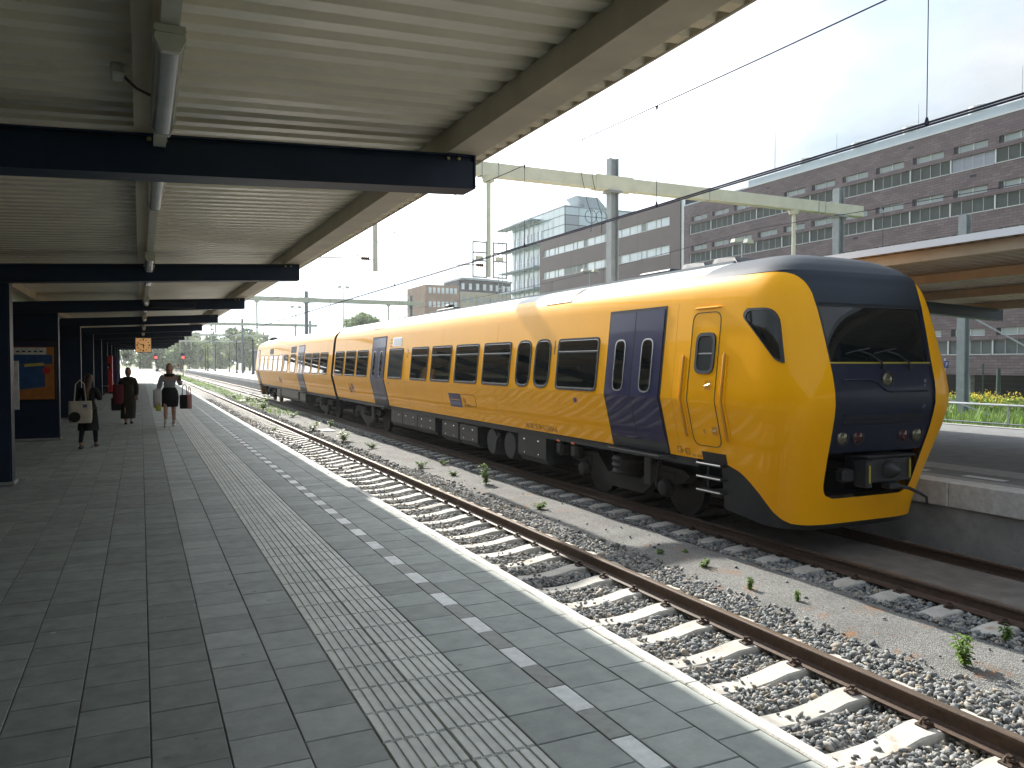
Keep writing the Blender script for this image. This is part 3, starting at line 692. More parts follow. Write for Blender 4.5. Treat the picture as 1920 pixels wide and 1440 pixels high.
# ------------------------------------------------------------------ the yellow diesel train
mat('train_yellow', (0.95, 0.425, 0.0), 0.45, noise=(0.8, 0.04), bump=(1.5, 0.10, 0.03), coat=0.32, coat_rough=0.03, spec=0.06, dirt=(1.6, (0.70, 0.31, 0.004), 0.33), stretch=(1, 1, .3))
mat('train_navy', (0.008, 0.010, 0.060), 0.4, noise=(2, 0.1), bump=(1.6, 0.06, 0.03), spec=.2, coat=0.3, coat_rough=0.04)
mat('train_front_navy', (0.006, 0.009, 0.026), 0.45, noise=(6, 0.2), coat=0.15, coat_rough=0.1, spec=.3, dirt=(7, (0.012, 0.014, 0.024), 0.3))
mat('train_cowl', (0.012, 0.019, 0.029), 0.6, noise=(3, 0.12), coat=0.05, coat_rough=0.2, spec=.35)
mat('train_roof', (0.36, 0.37, 0.36), 0.5, noise=(2, 0.15), dirt=(1.2, (0.22, 0.22, 0.21), 0.4), stretch=(1, .5, 1))
mat('train_skirt', (0.016, 0.019, 0.021), 0.5, noise=(4, 0.25), dirt=(3, (0.03, 0.026, 0.022), 0.36))
mat('train_glass', (0.006, 0.008, 0.008), 0.03, spec=0.5)
mat('train_glass_grey', (0.05, 0.06, 0.06), 0.08, spec=0.8)
mat('equipment', (0.034, 0.036, 0.035), 0.42, 0.3, noise=(3, 0.25), bump=(8, 0.1, 0.01), dirt=(2.5, (0.035, 0.028, 0.022), 0.42))
mat('coupler', (0.018, 0.019, 0.02), .5, noise=(8,.3))
mat('bogie', (0.012, 0.010, 0.008), 0.75, noise=(5, 0.35), bump=(40, 0.3, 0.004))
mat('wheel_steel', (0.014, 0.012, 0.011), 0.55, 0.4, noise=(8, .3))
mat('bright_steel', (0.62, 0.62, 0.60), 0.25, 0.9)
mat('window_silver', (0.55, 0.56, 0.56), 0.25, 0.85)
mat('lamp_amber', (0.8, 0.16, 0.03), 0.3)
mat('lens_clear', (0.17, 0.15, 0.10), 0.08, 0.6); mat('lens_red', (0.05, 0.006, 0.006), 0.12)
mat('lettering', (0.03, 0.02, 0.03), 0.5); mat('lettering_brown', (0.22, 0.10, 0.02), 0.5); mat('logo_blue', (0.02, 0.022, 0.10), 0.4)
mat('logo_violet', (0.10, 0.03, 0.12), 0.45); mat('logo_mid', (0.10, 0.11, 0.20), 0.4)
mat('bellows', (0.03, 0.012, 0.006), 0.8); mat('stripe_yellow', (0.42, 0.33, 0.03), 0.4)

PROF = [(1.30,.30),(1.50,1.14),(1.36,2.50),(1.335,2.62),(1.295,2.72),(1.24,2.80),(1.15,2.885),(1.03,2.955),(.86,3.02),(.66,3.08),(.42,3.125),(.2,3.145),(0,3.15)]
WZ = lerp_table([(-.45,1.12),(.30,1.30),(1.14,1.50),(2.50,1.36),(2.62,1.335),(2.72,1.295),(2.80,1.24),(2.885,1.15),(2.955,1.03),(3.02,.86),(3.08,.66),(3.125,.42),(3.145,.2),(3.15,.0)])
FZ = lerp_table([(-.45,7.22),(-.17,7.2),(.3,7.08),(.8,6.93),(1.14,6.85),(1.4,6.875),(1.65,6.94),(2.0,7.02),(2.37,7.11),(2.65,7.21),(2.8,7.30),(2.9,7.42),(3.0,7.60),(3.06,7.78),(3.1,7.98),(3.13,8.25),(3.15,8.7)])
PW = lerp_table([(-.05,.60),(-.03,.68),(.0,.725),(.05,.762),(.12,.788),(.7,.855),(1.14,.885),(1.65,.895),(2.37,.94),(2.5,.955),(2.6,.98),(2.68,1.02),(2.74,1.08),(2.78,1.16),(2.80,1.24)])
ZB = lerp_table([(7.20,-.375),(7.32,-.365),(7.42,-.325),(7.52,-.25),(7.64,-.13),(7.76,-.01),(7.88,.085),(8.0,.165),(8.14,.235),(8.3,.28),(8.48,.30)])
NE = 5.2
def smoothed(fn, sig, z0, z1):
    zs = np.linspace(-.9, 3.6, 1801); v = np.array([fn(z) for z in zs]); k = np.arange(-200, 201)*(zs[1]-zs[0]); g = np.exp(-.5*(k/sig)**2); g /= g.sum()
    sm = np.convolve(np.pad(v, 200, mode='edge'), g, mode='valid')
    w = np.clip((zs-z0)/.08, 0, 1)*np.clip((z1-zs)/.08, 0, 1); v = v*(1-w)+sm*w
    return lambda z: float(np.interp(z, zs, v))
WZS = smoothed(WZ, .22, -.3, 2.45); FZ = smoothed(FZ, .10, -.25, 2.75); PW = smoothed(PW, .12, .25, 2.5)
def wmix(z, s):
    t = min(1, max(0, s*1.35)); t = t*t*(3-2*t); return WZ(z)*(1-t) + WZS(z)*t
def YC(z): return min(FZ(z)+1.0, 8.95)
def corner(phi, z, side):
    yc = YC(z); d = yc - FZ(z); s_ = max(math.sin(phi), 0)**(2/NE); w = wmix(z, s_)
    h = w*max(math.cos(phi), 0)**(2/NE); y = yc - d*s_
    return h*side, y
def side_surface(Yv, z):
    w = WZ(z); yc = YC(z)
    if Yv >= yc: return w
    s = min((yc-Yv)/(yc-FZ(z)), 1); return wmix(z, s)*(1-s**NE)**(1/NE)
def front_surface(h, z):
    w = WZS(z); yc = YC(z); return yc - (yc-FZ(z))*(max(0, 1-(abs(h)/w)**NE))**(1/NE)
def phip(z):
    r = min(PW(z)/wmix(z, .9 if z < 2.6 else 0), 1.0); return math.acos(r**(NE/2)) if r < 1 else 0.0

def weld(o):
    bm = bmesh.new(); bm.from_mesh(o.data); bmesh.ops.remove_doubles(bm, verts=bm.verts[:], dist=.002); bm.to_mesh(o.data); bm.free()
    o.data.polygons.foreach_set('use_smooth', [True]*len(o.data.polygons)); o.data.set_sharp_from_angle(angle=R(34))
class Car:
    """maps car coordinates (h across from the centre line, y along with the nose at about 7) to the world"""
    def __init__(s, t, my): s.t, s.my = t, my
    def P(s, h, y, z): return (T2 + h, s.my(y), z)
    def S(s, y, z, off=0.0, side=-1):
        w = side_surface(y, z) + off; return (T2 + side*w, s.my(y), z)
    def patch(s, outline, off, name, m, parent=None, rings=5, surf=None, smooth=40):
        surf = surf or s.S; cy = sum(p[0] for p in outline)/len(outline); cz = sum(p[1] for p in outline)/len(outline)
        M = MB(); n = len(outline); vs = []
        for k in range(rings):
            q = 1 - k/rings
            vs += [surf(cy+(y-cy)*q, cz+(z-cz)*q, off) for y, z in outline]
        vs.append(surf(cy, cz, off))
        fs = [(k*n+i, k*n+(i+1)%n, (k+1)*n+(i+1)%n, (k+1)*n+i) for k in range(rings-1) for i in range(n)]
        fs += [((rings-1)*n+i, (rings-1)*n+(i+1)%n, rings*n) for i in range(n)]
        return M.add(vs, fs).build(name, m, parent=parent or s.t, smooth=smooth)
    def ring(s, outer, inner, off, name, m, parent=None, surf=None, back=0.0):
        surf = surf or s.S; n = len(outer); M = MB()
        vs = [surf(y, z, back) for y, z in outer] + [surf(y, z, off) for y, z in outer] + [surf(y, z, off) for y, z in inner] + [surf(y, z, back) for y, z in inner]
        fs = [(r*n+i, r*n+(i+1)%n, (r+1)*n+(i+1)%n, (r+1)*n+i) for r in range(3) for i in range(n)]
        return M.add(vs, fs).build(name, m, parent=parent or s.t)
    def window(s, ya, yb, za=1.165, zb=2.085, r=.10, vent=True, glass='train_glass', side=-1):
        surf = lambda y, z, off=0: s.S(y, z, off, side)
        o = rrect(ya, yb, za, zb, r); q = .034; i_ = rrect(ya+q, yb-q, za+q, zb-q, r*.75)
        w = s.patch(i_, .006, 'window', glass, surf=surf, rings=2)
        s.ring(o, i_, .016, 'window_frame', 'black_rubber', parent=w, surf=surf)
        q2 = .046; j_ = rrect(ya+q2, yb-q2, za+q2*1.25, zb-q2, r*.68)
        s.ring(i_, j_, .011, 'window_trim', 'window_silver', parent=w, surf=surf, back=.006)
        if vent:
            z = za + (zb-za)*.74
            s.patch([(ya+q,z-.022),(yb-q,z-.022),(yb-q,z+.012),(ya+q,z+.012)], .013, 'vent_bar', 'black_rubber', parent=w, rings=1, surf=surf)
            s.patch([(ya+q,z+.002),(yb-q,z+.002),(yb-q,z+.014),(ya+q,z+.014)], .0145, 'vent_trim', 'window_silver', parent=w, rings=1, surf=surf)
        return w
    def strip(s, ya, yb, zs, off, name, m, parent=None, side=-1, back=0.0):
        """panel following the kinked side, with edges"""
        M = MB(); rows = [[s.S(ya, z, back, side), s.S(ya, z, off, side), s.S(yb, z, off, side), s.S(yb, z, back, side)] for z in zs]
        vs = [p for r_ in rows for p in r_]
        fs = [(k*4+i, k*4+i+1, (k+1)*4+i+1, (k+1)*4+i) for k in range(len(zs)-1) for i in range(3)]
        fs += [(0,1,2,3), tuple(4*(len(zs)-1)+i for i in range(4))]
        return M.add(vs, fs).build(name, m, parent=parent or s.t)
    def door(s, ya, yb, side=-1, plain=False):
        """double leaf navy door, ya < yb"""
        ym = (ya+yb)/2; Z = [.46, 1.14, 2.44]
        fr = s.strip(ya, yb, [.30, 1.14, 2.485], .006, 'door_frame', 'black_rubber', side=side)
        surf = lambda y, z, off=0: s.S(y, z, off, side)
        for a, b in ((ya+.045, ym-.012), (ym+.012, yb-.045)):
            lf = s.strip(a, b, Z, .015, 'door_leaf', 'train_navy', side=side, back=.004)
            c = (a+b)/2; o = rrect(c-.155, c+.155, 1.20, 2.02, .13); i_ = rrect(c-.132, c+.132, 1.223, 1.997, .11)
            s.ring(o, i_, .024, 'window_trim', 'window_silver', parent=lf, surf=surf, back=.013)
            s.patch(i_, .019, 'window', 'train_glass', parent=lf, surf=surf, rings=2)
        s.strip(ym-.01, ym+.01, Z, .013, 'door_seal', 'black_rubber', parent=fr, side=side)
        s.strip(ya+.03, yb-.03, [.305,.455], .012, 'door_sill', 'train_skirt', parent=fr, side=side)
        # folding step below the door
        st = MB(); x0 = T2 + side*(WZ(.3)-.05); x1 = T2 + side*(WZ(.3)+.17); y0, y1 = s.my(ya-.05), s.my(yb+.05); y0, y1 = min(y0,y1), max(y0,y1)
        vs = [(x0,y0,.235),(x1,y0+.12,.235),(x1,y1-.12,.235),(x0,y1,.235),(x0,y0,.268),(x1,y0+.12,.268),(x1,y1-.12,.268),(x0,y1,.268)]
        st.add(vs, [(3,2,1,0),(4,5,6,7),(0,1,5,4),(1,2,6,5),(2,3,7,6),(3,0,4,7)])
        sb = st.build('door_step', 'train_skirt', parent=s.t)
        MB().box(min(x1,x1-side*.02), max(x1,x1-side*.02), y0+.12, y1-.12, .2685, .275).build('step_edge', 'bright_steel', parent=sb)
    def text(s, txt, size, y, z, m, off=.003, squeeze=1.0, side=-1, parent=None):
        vs, fs = text_geo(txt, size, squeeze); g = 1 if s.my(1) > s.my(0) else -1
        MB().add([s.S(y - g*a, z + b, off, side) for a, b in vs], fs).build('lettering', m, parent=parent or s.t)

def body_shell(c, ya, yb):
    """straight part of the car body from ya to yb"""
    n = max(2, int((yb-ya)/.8)); ys = [ya+(yb-ya)*i/n for i in range(n+1)]
    for nm, m, pr in (('body_side', 'train_yellow', PROF[:7]), ('roof', 'train_roof', PROF[6:])):
        if nm == 'roof':
            full = [(-h, z) for h, z in pr] + [(h, z) for h, z in pr[::-1][1:]]; sets = [full]
        else: sets = [[(-h, z) for h, z in pr], [(h, z) for h, z in pr]]
        for pts in sets:
            k = len(pts); vs = [c.P(h, y, z) for y in ys for h, z in pts]
            fs = [(j*k+i, j*k+i+1, (j+1)*k+i+1, (j+1)*k+i) for j in range(n) for i in range(k-1)]
            MB().add(vs, fs).build(nm, m, parent=c.t, smooth=14)
    M = MB(); y0, y1 = sorted((c.my(ya), c.my(yb)))
    M.box(T2-1.27, T2+1.27, y0, y1, .18, .299); M.build('underframe', 'train_skirt', parent=c.t)
    e = MB(); pts = [(-h, z) for h, z in PROF] + [(h, z) for h, z in PROF[::-1][1:]]
    e.add([c.P(h*.995, yb, z) for h, z in pts], [tuple(range(len(pts)))]); e.build('end_wall', 'train_skirt', parent=c.t)

def cab(c, lights=True):
    N1, N2 = 26, 14
    for side in (-1, 1):
        # yellow shell: flank columns, then the rounded corner up to the dark mask
        M = MB(); grid = []
        zs_hi = [.30,.45,.62,.8,1.0,1.14,1.3,1.5,1.7,1.9,2.1,2.3,2.42,2.5,2.56,2.62,2.66,2.70,2.74,2.77,2.79,2.80]
        ncol = 4 + N1
        for j in range(ncol+1):
            col = []
            def pt(z, j=j):
                if j < 4:
                    yc = YC(z); y = 8.95 + (yc-8.95)*j/4; return side*WZ(z), y
                return corner(phip(max(z, -.05))*((j-4)/N1)**1.9, z, side)
            # bottom edge of this column
            y_at = pt(.2)[1]; zb = ZB(y_at)
            if j >= 4 + N1 - 1: zb = -.375
            z1 = max(zb+.01, -.05); zb = min(zb, z1-.01)
            rows = [zb + (z1-zb)*i/5 for i in range(5)] + [z1 + (.30-z1)*i/7 for i in range(7)] if z1 < .29 else [zb + (.30-zb)*i/12 for i in range(12)]
            rows += zs_hi
            for z in rows:
                h, y = pt(z); col.append(c.P(h, y, z))
            grid.append(col)
        nr = len(grid[0]); vs = [p for col in grid for p in col]
        fs = [(j*nr+i, j*nr+i+1, (j+1)*nr+i+1, (j+1)*nr+i) for j in range(ncol) for i in range(nr-1)]
        M.add(vs, fs)
        # chin under the coupler opening
        cz = [-.375,-.35,-.30,-.25,-.19,-.12,-.05]; base = []
        for j in range(N2+1):
            for z in cz:
                p0 = phip(max(z, -.05)); h, y = corner(p0 + (math.pi/2-p0)*j/N2, z, side); base.append(c.P(h, y, z))
        k = len(cz); M.add(base, [(j*k+i, j*k+i+1, (j+1)*k+i+1, (j+1)*k+i) for j in range(N2) for i in range(k-1)])
        # rolled-in lip of the opening
        weld(M.build('cab_shell', 'train_yellow', parent=c.t, smooth=14))
        lip = MB(); zl = [-.05,-.03,0,.05,.12,.25,.4,.54,.8,1.14,1.4,1.65,2.0,2.37,2.5,2.6,2.68,2.74,2.77,2.79,2.80]; vs = []
        for z in zl:
            h, y = corner(phip(z), z, side); vs += [c.P(h, y, z), c.P(h*.995, y+.035, z)]
        lip.add(vs, [(2*i, 2*i+1, 2*i+3, 2*i+2) for i in range(len(zl)-1)]); lip.build('mask_seal', 'black_rubber', parent=c.t)
        # dark side skirt below the flank (behind the wheel arch curve)
        sk = MB(); v = []
        for y in (7.45,7.6,7.75,7.9,8.1,8.3,8.45):
            zb = ZB(y)+.03; w = side_surface(y, max(zb,-.4))-.03
            zlow = -.45 if y < 7.7 else -.45 + (y-7.7)*.16
            v += [c.P(side*w, y, zb), c.P(side*(w-.06), y, min(zlow, zb-.02))]
        sk.add(v, [(2*i,2*i+1,2*i+3,2*i+2) for i in range(6)]); sk.build('side_skirt', 'train_skirt', parent=c.t)
    ch = MB(); v = []
    for j in range(2*N2+1):
        a = .25 + (math.pi-.5)*j/(2*N2); h, y = corner(a if a <= math.pi/2 else math.pi-a, -.37, -1 if a <= math.pi/2 else 1)
        v += [c.P(h*.99, y+.012, -.37), c.P(h*.94, y+.06, -.45), c.P(h*.6, y+.9, -.45)]
    ch.add(v, [(3*i+k, 3*i+k+1, 3*i+k+4, 3*i+k+3) for i in range(2*N2) for k in range(2)]); ch.build('chin_skirt', 'train_skirt', parent=c.t)
    # dark front mask
    def mask(name, m, z0, z1, nz, rec, parent=None, zfun=None, smooth=40):
        M = MB(); cols = 2*N2+1; vs = []
        for i in range(nz+1):
            z = z0 + (z1-z0)*i/nz; p0 = phip(z)
            for j in range(cols):
                t = j/(cols-1)*2-1; ph = p0 + (math.pi/2-p0)*(1-abs(t)); h, y = corner(ph, z, -1 if t < 0 else 1)
                vs.append(c.P(h, y+rec, z))
        return M.add(vs, [(i*cols+j, i*cols+j+1, (i+1)*cols+j+1, (i+1)*cols+j) for i in range(nz) for j in range(cols-1)]).build(name, m, parent=parent or c.t, smooth=smooth)
    fp = mask('front_panel', 'train_front_navy', .54, 1.645, 16, .022)
    ws = mask('windscreen', 'train_glass', 1.66, 2.36, 10, .034)
    mask('windscreen_seal', 'black_rubber', 2.345, 2.40, 2, .026, ws); mask('windscreen_seal', 'stripe_yellow', 1.64, 1.656, 1, .020, ws)
    for s_ in (-1, 1):
        pil = MB(); v = []
        for z in np.linspace(1.66, 2.36, 8):
            h, y = corner(phip(z), z, s_); v += [c.P(h, y+.024, z), c.P(h-s_*.055, front_surface(h-s_*.055, z)+.028, z)]
        pil.add(v, [(2*i,2*i+1,2*i+3,2*i+2) for i in range(7)]); pil.build('windscreen_pillar', 'train_front_navy', parent=ws)
    # roof cowl: the mask carries on over the roof
    M = MB(); vs = []; cols = 2*N2+1; zz = list(np.linspace(2.385, 2.72, 8)) + [2.75,2.77,2.79,2.80] + list(np.linspace(2.815, 3.10, 12)) + [3.12, 3.135, 3.145, 3.15]
    for z in zz:
        p0 = phip(z) if z < 2.80 else 0
        for j in range(cols):
            t = j/(cols-1)*2-1; ph = p0 + (math.pi/2-p0)*(1-abs(t)); h, y = corner(ph, z, -1 if t < 0 else 1); vs.append(c.P(h, y+(.012 if z < 2.7 else .0), z))
    M.add(vs, [(i*cols+j, i*cols+j+1, (i+1)*cols+j+1, (i+1)*cols+j) for i in range(len(zz)-1) for j in range(cols-1)])
    M.build('roof_cowl', 'train_cowl', parent=c.t, smooth=40)
    zr = [z for z in zz if z > 2.795]; M = MB(); vs = []
    for side in (-1, 1):
        v = []
        for z in zr:
            for j in range(5): v.append(c.P(side*WZ(z), YC(z) + (8.95-YC(z))*j/4, z))
        M.add(v, [(i*5+j, i*5+j+1, (i+1)*5+j+1, (i+1)*5+j) for i in range(len(zr)-1) for j in range(4)])
    M.build('roof_shoulder', 'train_cowl', parent=c.t, smooth=40)
    # opening behind the coupler
    M = MB(); a, b = sorted((c.my(7.02), c.my(8.3))); f = c.my(8.3)
    M.add([c.P(-.86,8.3,-.2),c.P(.86,8.3,-.2),c.P(.86,8.3,.7),c.P(-.86,8.3,.7),c.P(-.86,7.14,.56),c.P(.86,7.14,.56),c.P(-.72,7.4,-.06),c.P(.72,7.4,-.06)], [(0,1,2,3),(3,2,5,4),(0,1,7,6),(0,3,4,6),(1,2,5,7)])
    M.build('coupler_pocket', 'black', parent=c.t)
    if not lights: return
    F = lambda h, z, off=0: (T2+h, c.my(front_surface(h, z)+.022-off), z)
    def lens(h, z, r, m, rim='black_rubber'):
        y = front_surface(h, z)+.022; cx, cy = T2+h, c.my(y)
        g = -1 if c.my(1) > c.my(0) else 1
        b = MB().lathe([(r*1.28,0),(r*1.28,g*.012),(r*1.05,g*.014),(r*1.0,g*.002)], (cx, cy, z), 'y', 20).build('lamp_rim', rim, parent=c.t, smooth=30)
        MB().lathe([(r,g*.004),(r*.9,g*.012),(r*.6,g*.022),(0,g*.028)], (cx, cy, z), 'y', 20).build('lens', m, parent=b, smooth=60)
    lens(.03, 1.44, .085, 'lens_clear'); lens(-.66, .735, .085, 'lens_clear'); lens(.66, .735, .085, 'lens_clear'); lens(-.40, .735, .08, 'lens_red'); lens(.40, .735, .08, 'lens_red')
    def fbar(name, m, pts, th, out, parent=None):
        """bar over the mask following (h,z) points"""
        M = MB(); P0 = [Vector((h, z)) for h, z in pts]
        M.path([F(h, z, out) for h, z in pts], th, n=6); return M.build(name, m, parent=parent or fp)
    slot = MB(); v = []
    for i in range(21):
        h = -.70 + 1.4*i/20; v += [F(h, .90, .006), F(h, .995, .006)]
    slot.add(v, [(2*i,2*i+1,2*i+3,2*i+2) for i in range(20)]); slot.build('grille_slot', 'black', parent=fp)
    for z in (.885, .945, 1.01): fbar('grille_bar', 'train_front_navy', [(-.70+.14*i, z) for i in range(11)], .011, .008)
    fbar('panel_rib', 'train_front_navy', [(-.74,1.44),(-.3,1.44),(-.18,1.42),(-.02,1.31),(.06,1.29),(.74,1.29)], .012, .006)
    for h0, h1, z1 in ((-.02,-.42,1.80),(.47,.05,1.80)):
        wp = fbar('wiper', 'black', [(h0,1.60),(h0-.04,1.66),((h0+h1)/2,1.75),(h1,z1)], .012, .035, ws)
        b = MB().lathe([(.03,-.03),(.035,.0),(.02,.05)], F(h0, 1.60, .0), 'y', 10).build('wiper_motor', 'black', parent=wp)
        fbar('wiper_blade', 'black', [(h1-.22,z1-.04),(h1,z1),(h1+.2,z1+.03)], .008, .04, wp)
    # scuffs of bare paint on the mask
    for h, z, r in ((.72,1.42,.025),(.70,1.36,.018),(.69,1.10,.018),(.66,1.08,.012)):
        MB().lathe([(r,0),(r*.5,.004),(0,.005)], F(h, z, .004), 'y', 7).build('scuff', 'logo_mid', parent=fp)
    # automatic coupler
    cp = MB().bbox((T2+.08)-.34,(T2+.08)+.50,c.my(6.98),c.my(7.30),.14,.46,.02).build('coupler_head', 'coupler', parent=c.t)
    MB().bbox((T2+.08)-.36,(T2+.08)+.52,c.my(6.93),c.my(7.34),.462,.49,.01).build('coupler_hood', 'coupler', parent=cp)
    MB().bbox((T2+.08)-.40,(T2+.08)-.30,c.my(6.90),c.my(7.1),.1,.44,.012).build('contact_box', 'coupler', parent=cp)
    MB().bbox((T2+.08)-.37,(T2+.08)-.345,c.my(6.885),c.my(6.9),.16,.38,.004).build('contact_cover', 'stripe_yellow', parent=cp)
    MB().bbox((T2+.08)+.44,(T2+.08)+.46,c.my(6.955),c.my(6.98),.18,.42,.004).build('contact_cover', 'stripe_yellow', parent=cp)
    MB().lathe([(.12,.0),(.10,-.08),(.04,-.15),(0,-.17)], ((T2+.08)+.08, c.my(6.98), .30), 'y', 18).build('coupler_cone', 'equipment', parent=cp, smooth=40)
    MB().lathe([(.11,-.002),(.095,-.004)], ((T2+.08)+.31, c.my(6.98), .30), 'y', 18).build('coupler_cup', 'black', parent=cp)
    MB().tube(((T2+.08)-.1,c.my(7.3),.28),((T2+.08)-.1,c.my(8.2),.28),.09,n=12).build('coupler_shank', 'coupler', parent=cp)
    MB().bbox((T2+.08)-.62,(T2+.08)-.42,c.my(7.05),c.my(7.2),.16,.32,.03).build('air_valve', 'coupler', parent=cp)
    MB().bbox((T2+.08)+.02,(T2+.08)+.20,c.my(6.90),c.my(7.05),.06,.14,.015).build('hook', 'coupler', parent=cp)
    MB().path([((T2+.08)+.14,c.my(6.93),.10),((T2+.08)+.28,c.my(6.84),.07),((T2+.08)+.42,c.my(6.78),-.0),((T2+.08)+.5,c.my(6.76),-.05),((T2+.08)+.51,c.my(6.76),-.13)], [.022,.022,.02,.018,.016], n=8).build('release_handle', 'coupler', parent=cp, smooth=60)

def bogie(c, yc, motor=True):
    b = thing_part('bogie', (T2, c.my(yc), -.4), c.t)
    M = MB(); X = 1.0
    y = lambda v: c.my(yc+v)
    first = None
    for s in (-1, 1):
        xo, xi = T2+s*1.06, T2+s*.90; xa, xb = min(xo,xi), max(xo,xi)
        prof = [(-1.75,.02),(-1.6,.10),(-.85,.12),(-.5,-.17),(.5,-.17),(.85,.12),(1.6,.10),(1.75,.02),(1.6,-.10),(.95,-.12),(.55,-.40),(-.55,-.40),(-.95,-.12),(-1.6,-.10)]
        fr = MB().extrude_x([(y(a), z-.06) for a, z in prof], xa, xb).build('bogie_frame', 'bogie', parent=b)
        for a in (-1.22, 1.22):
            MB().lathe([(.0,0),(.46,.0),(.46,.13),(.44,.135),(.40,.10),(.2,.08),(.18,.12),(0,.13)] if s < 0 else [(.0,0),(.46,.0),(.46,-.13),(.44,-.135),(.40,-.10),(.2,-.08),(.18,-.12),(0,-.13)], (T2+s*.73-s*.0 if s<0 else T2+.73, y(a), RT+.455), 'x', 28).build('wheel', 'wheel_steel', parent=b, smooth=30)
            MB().lathe([(.13,0),(.14,s*.08),(.11,s*.14),(.05,s*.16),(0,s*.16)], (T2+s*1.04, y(a), RT+.455), 'x', 14).build('axle_box', 'bogie', parent=b, smooth=30)
            MB().bbox(T2+s*.98-.09, T2+s*.98+.09, y(a)-.2, y(a)+.2, -.20, .0, .03).build('axle_spring', 'bogie', parent=b)
        MB().lathe([(.26,-.20),(.30,-.17),(.27,-.12),(.31,-.06),(.28,-.02),(.31,.04),(.26,.10)], (T2+s*.95, y(0), .0), 'z', 20).build('air_spring', 'bogie', parent=b, smooth=50)
        MB().bbox(T2+s*1.04-.05, T2+s*1.04+.05, min(y(-.8),y(-.6)), max(y(-.8),y(-.6)), -.3, .15, .02).build('damper', 'equipment', parent=b)
        MB().tube((T2+s*1.1, y(-1.05), .12), (T2+s*1.1, y(-.98), -.28), .03, n=8).build('sand_pipe', 'bogie', parent=b)
    MB().box(T2-.9,T2+.9,min(y(-.3),y(.3)),max(y(-.3),y(.3)),-.32,-.10).build('bolster', 'bogie', parent=b)
    for a in (-1.22, 1.22): MB().tube((T2-.73,y(a),RT+.455),(T2+.73,y(a),RT+.455),.09,n=10).build('axle', 'wheel_steel', parent=b)
def thing_part(name, loc, parent):
    """first mesh of an assembly that carries sub-parts"""
    M = MB(); x, y, z = loc
    o = bpy.data.objects.new(name, MB().box(x-.15, x+.15, y-.15, y+.15, z, z+.45).mesh(name, 'bogie', off=loc)); COL.objects.link(o)
    o.parent = parent; o.location = Vector(loc) - wloc(parent); return o

def eq(c, name, ya, yb, z0, z1, w=1.24, m='equipment', latches=2):
    a, b = sorted((c.my(ya), c.my(yb)))
    M = MB(); t = .06
    vs = [(T2-w+.10,a,z0),(T2-w,a,z0+.12),(T2-w,a,z1),(T2+w,a,z1),(T2+w,a,z0+.12),(T2+w-.10,a,z0)]
    vs += [(x, b, z) for x, _, z in vs]
    M.add(vs, [tuple(range(6)), tuple(range(11,5,-1))]+[(i,(i+1)%6,6+(i+1)%6,6+i) for i in range(6)])
    o = M.build(name, m, parent=c.t)
    for k in range(latches):
        yy = a + (b-a)*(k+.5)/latches
        MB().bbox(T2-w-.018, T2-w+.002, yy-.04, yy+.04, z1-.12, z1-.09, .004).build('latch', 'bright_steel', parent=o)
        MB().bbox(T2-w-.014, T2-w+.002, yy-.02, yy+.02, z0+.16, z0+.19, .004).build('latch', 'bright_steel', parent=o)
    return o

# ---- front car
TR_NEAR, TR_JOIN0, TR_JOIN1, TR_END = 6.86, 31.35, 31.75, 55.4
fc = Car(thing('railcar', (T2, 19, RT), 'front car of the yellow train with dark rounded nose facing the camera', 'railcar', 'cars of the yellow diesel train'), lambda y: y)
body_shell(fc, 8.95, TR_JOIN0); cab(fc)
for side in (-1, 1):
    if side < 0:
        fc.door(9.55, 11.10); fc.door(24.12, 25.78)
        for ya, yb in ((11.36,12.80),(14.83,16.27),(16.56,18.0),(18.3,19.75),(20.04,21.48),(26.2,27.65),(27.92,29.38),(29.68,31.12)): fc.window(ya, yb)
        fc.window(22.28, 23.72, vent=False, glass='train_glass_grey')
        for ya, yb in ((13.07,13.72),(13.88,14.54)): fc.window(ya, yb, 1.17, 2.10, .26, vent=False)
    else:
        fc.door(9.55, 11.10, side=1); fc.door(24.12, 25.78, side=1)
        for ya, yb in ((11.36,12.80),(14.83,16.27),(16.56,18.0),(18.3,19.75),(20.04,21.48),(26.2,27.65),(27.92,29.38)): fc.window(ya, yb, side=1)
# crew door with its hand rails, on both flanks
def densify(o, st=.05):
    out = []
    for i, p in enumerate(o):
        q = o[(i+1) % len(o)]; n = max(1, int(math.hypot(q[0]-p[0], q[1]-p[1])/st)); out += [(p[0]+(q[0]-p[0])*k/n, p[1]+(q[1]-p[1])*k/n) for k in range(n)]
    return out
_o = densify(rrect(8.335,8.93,.50,2.34,.14)); _c0 = (8.6325, 1.42)
cw = fc.ring(_o, [(_c0[0]+(y-_c0[0])*.972, _c0[1]+(z-_c0[1])*.991) for y, z in _o], .006, 'crew_door_seam', 'black_rubber', back=.0)
o = rrect(8.40,8.80,1.50,2.06,.13); i_ = rrect(8.445,8.755,1.545,2.015,.10)
cwd = fc.patch(i_, .008, 'crew_door_window', 'train_glass_grey', rings=3); fc.ring(o, i_, .024, 'window_frame', 'train_skirt', parent=cwd)
fc.patch([(8.445,1.765),(8.755,1.765),(8.755,1.785),(8.445,1.785)], .014, 'window_bar', 'window_silver', parent=cwd, rings=1)
mat('recess_shade_yellow', (0.62, 0.28, 0.006), 0.4)  # darker copy of the body yellow, recess shade put into the colour
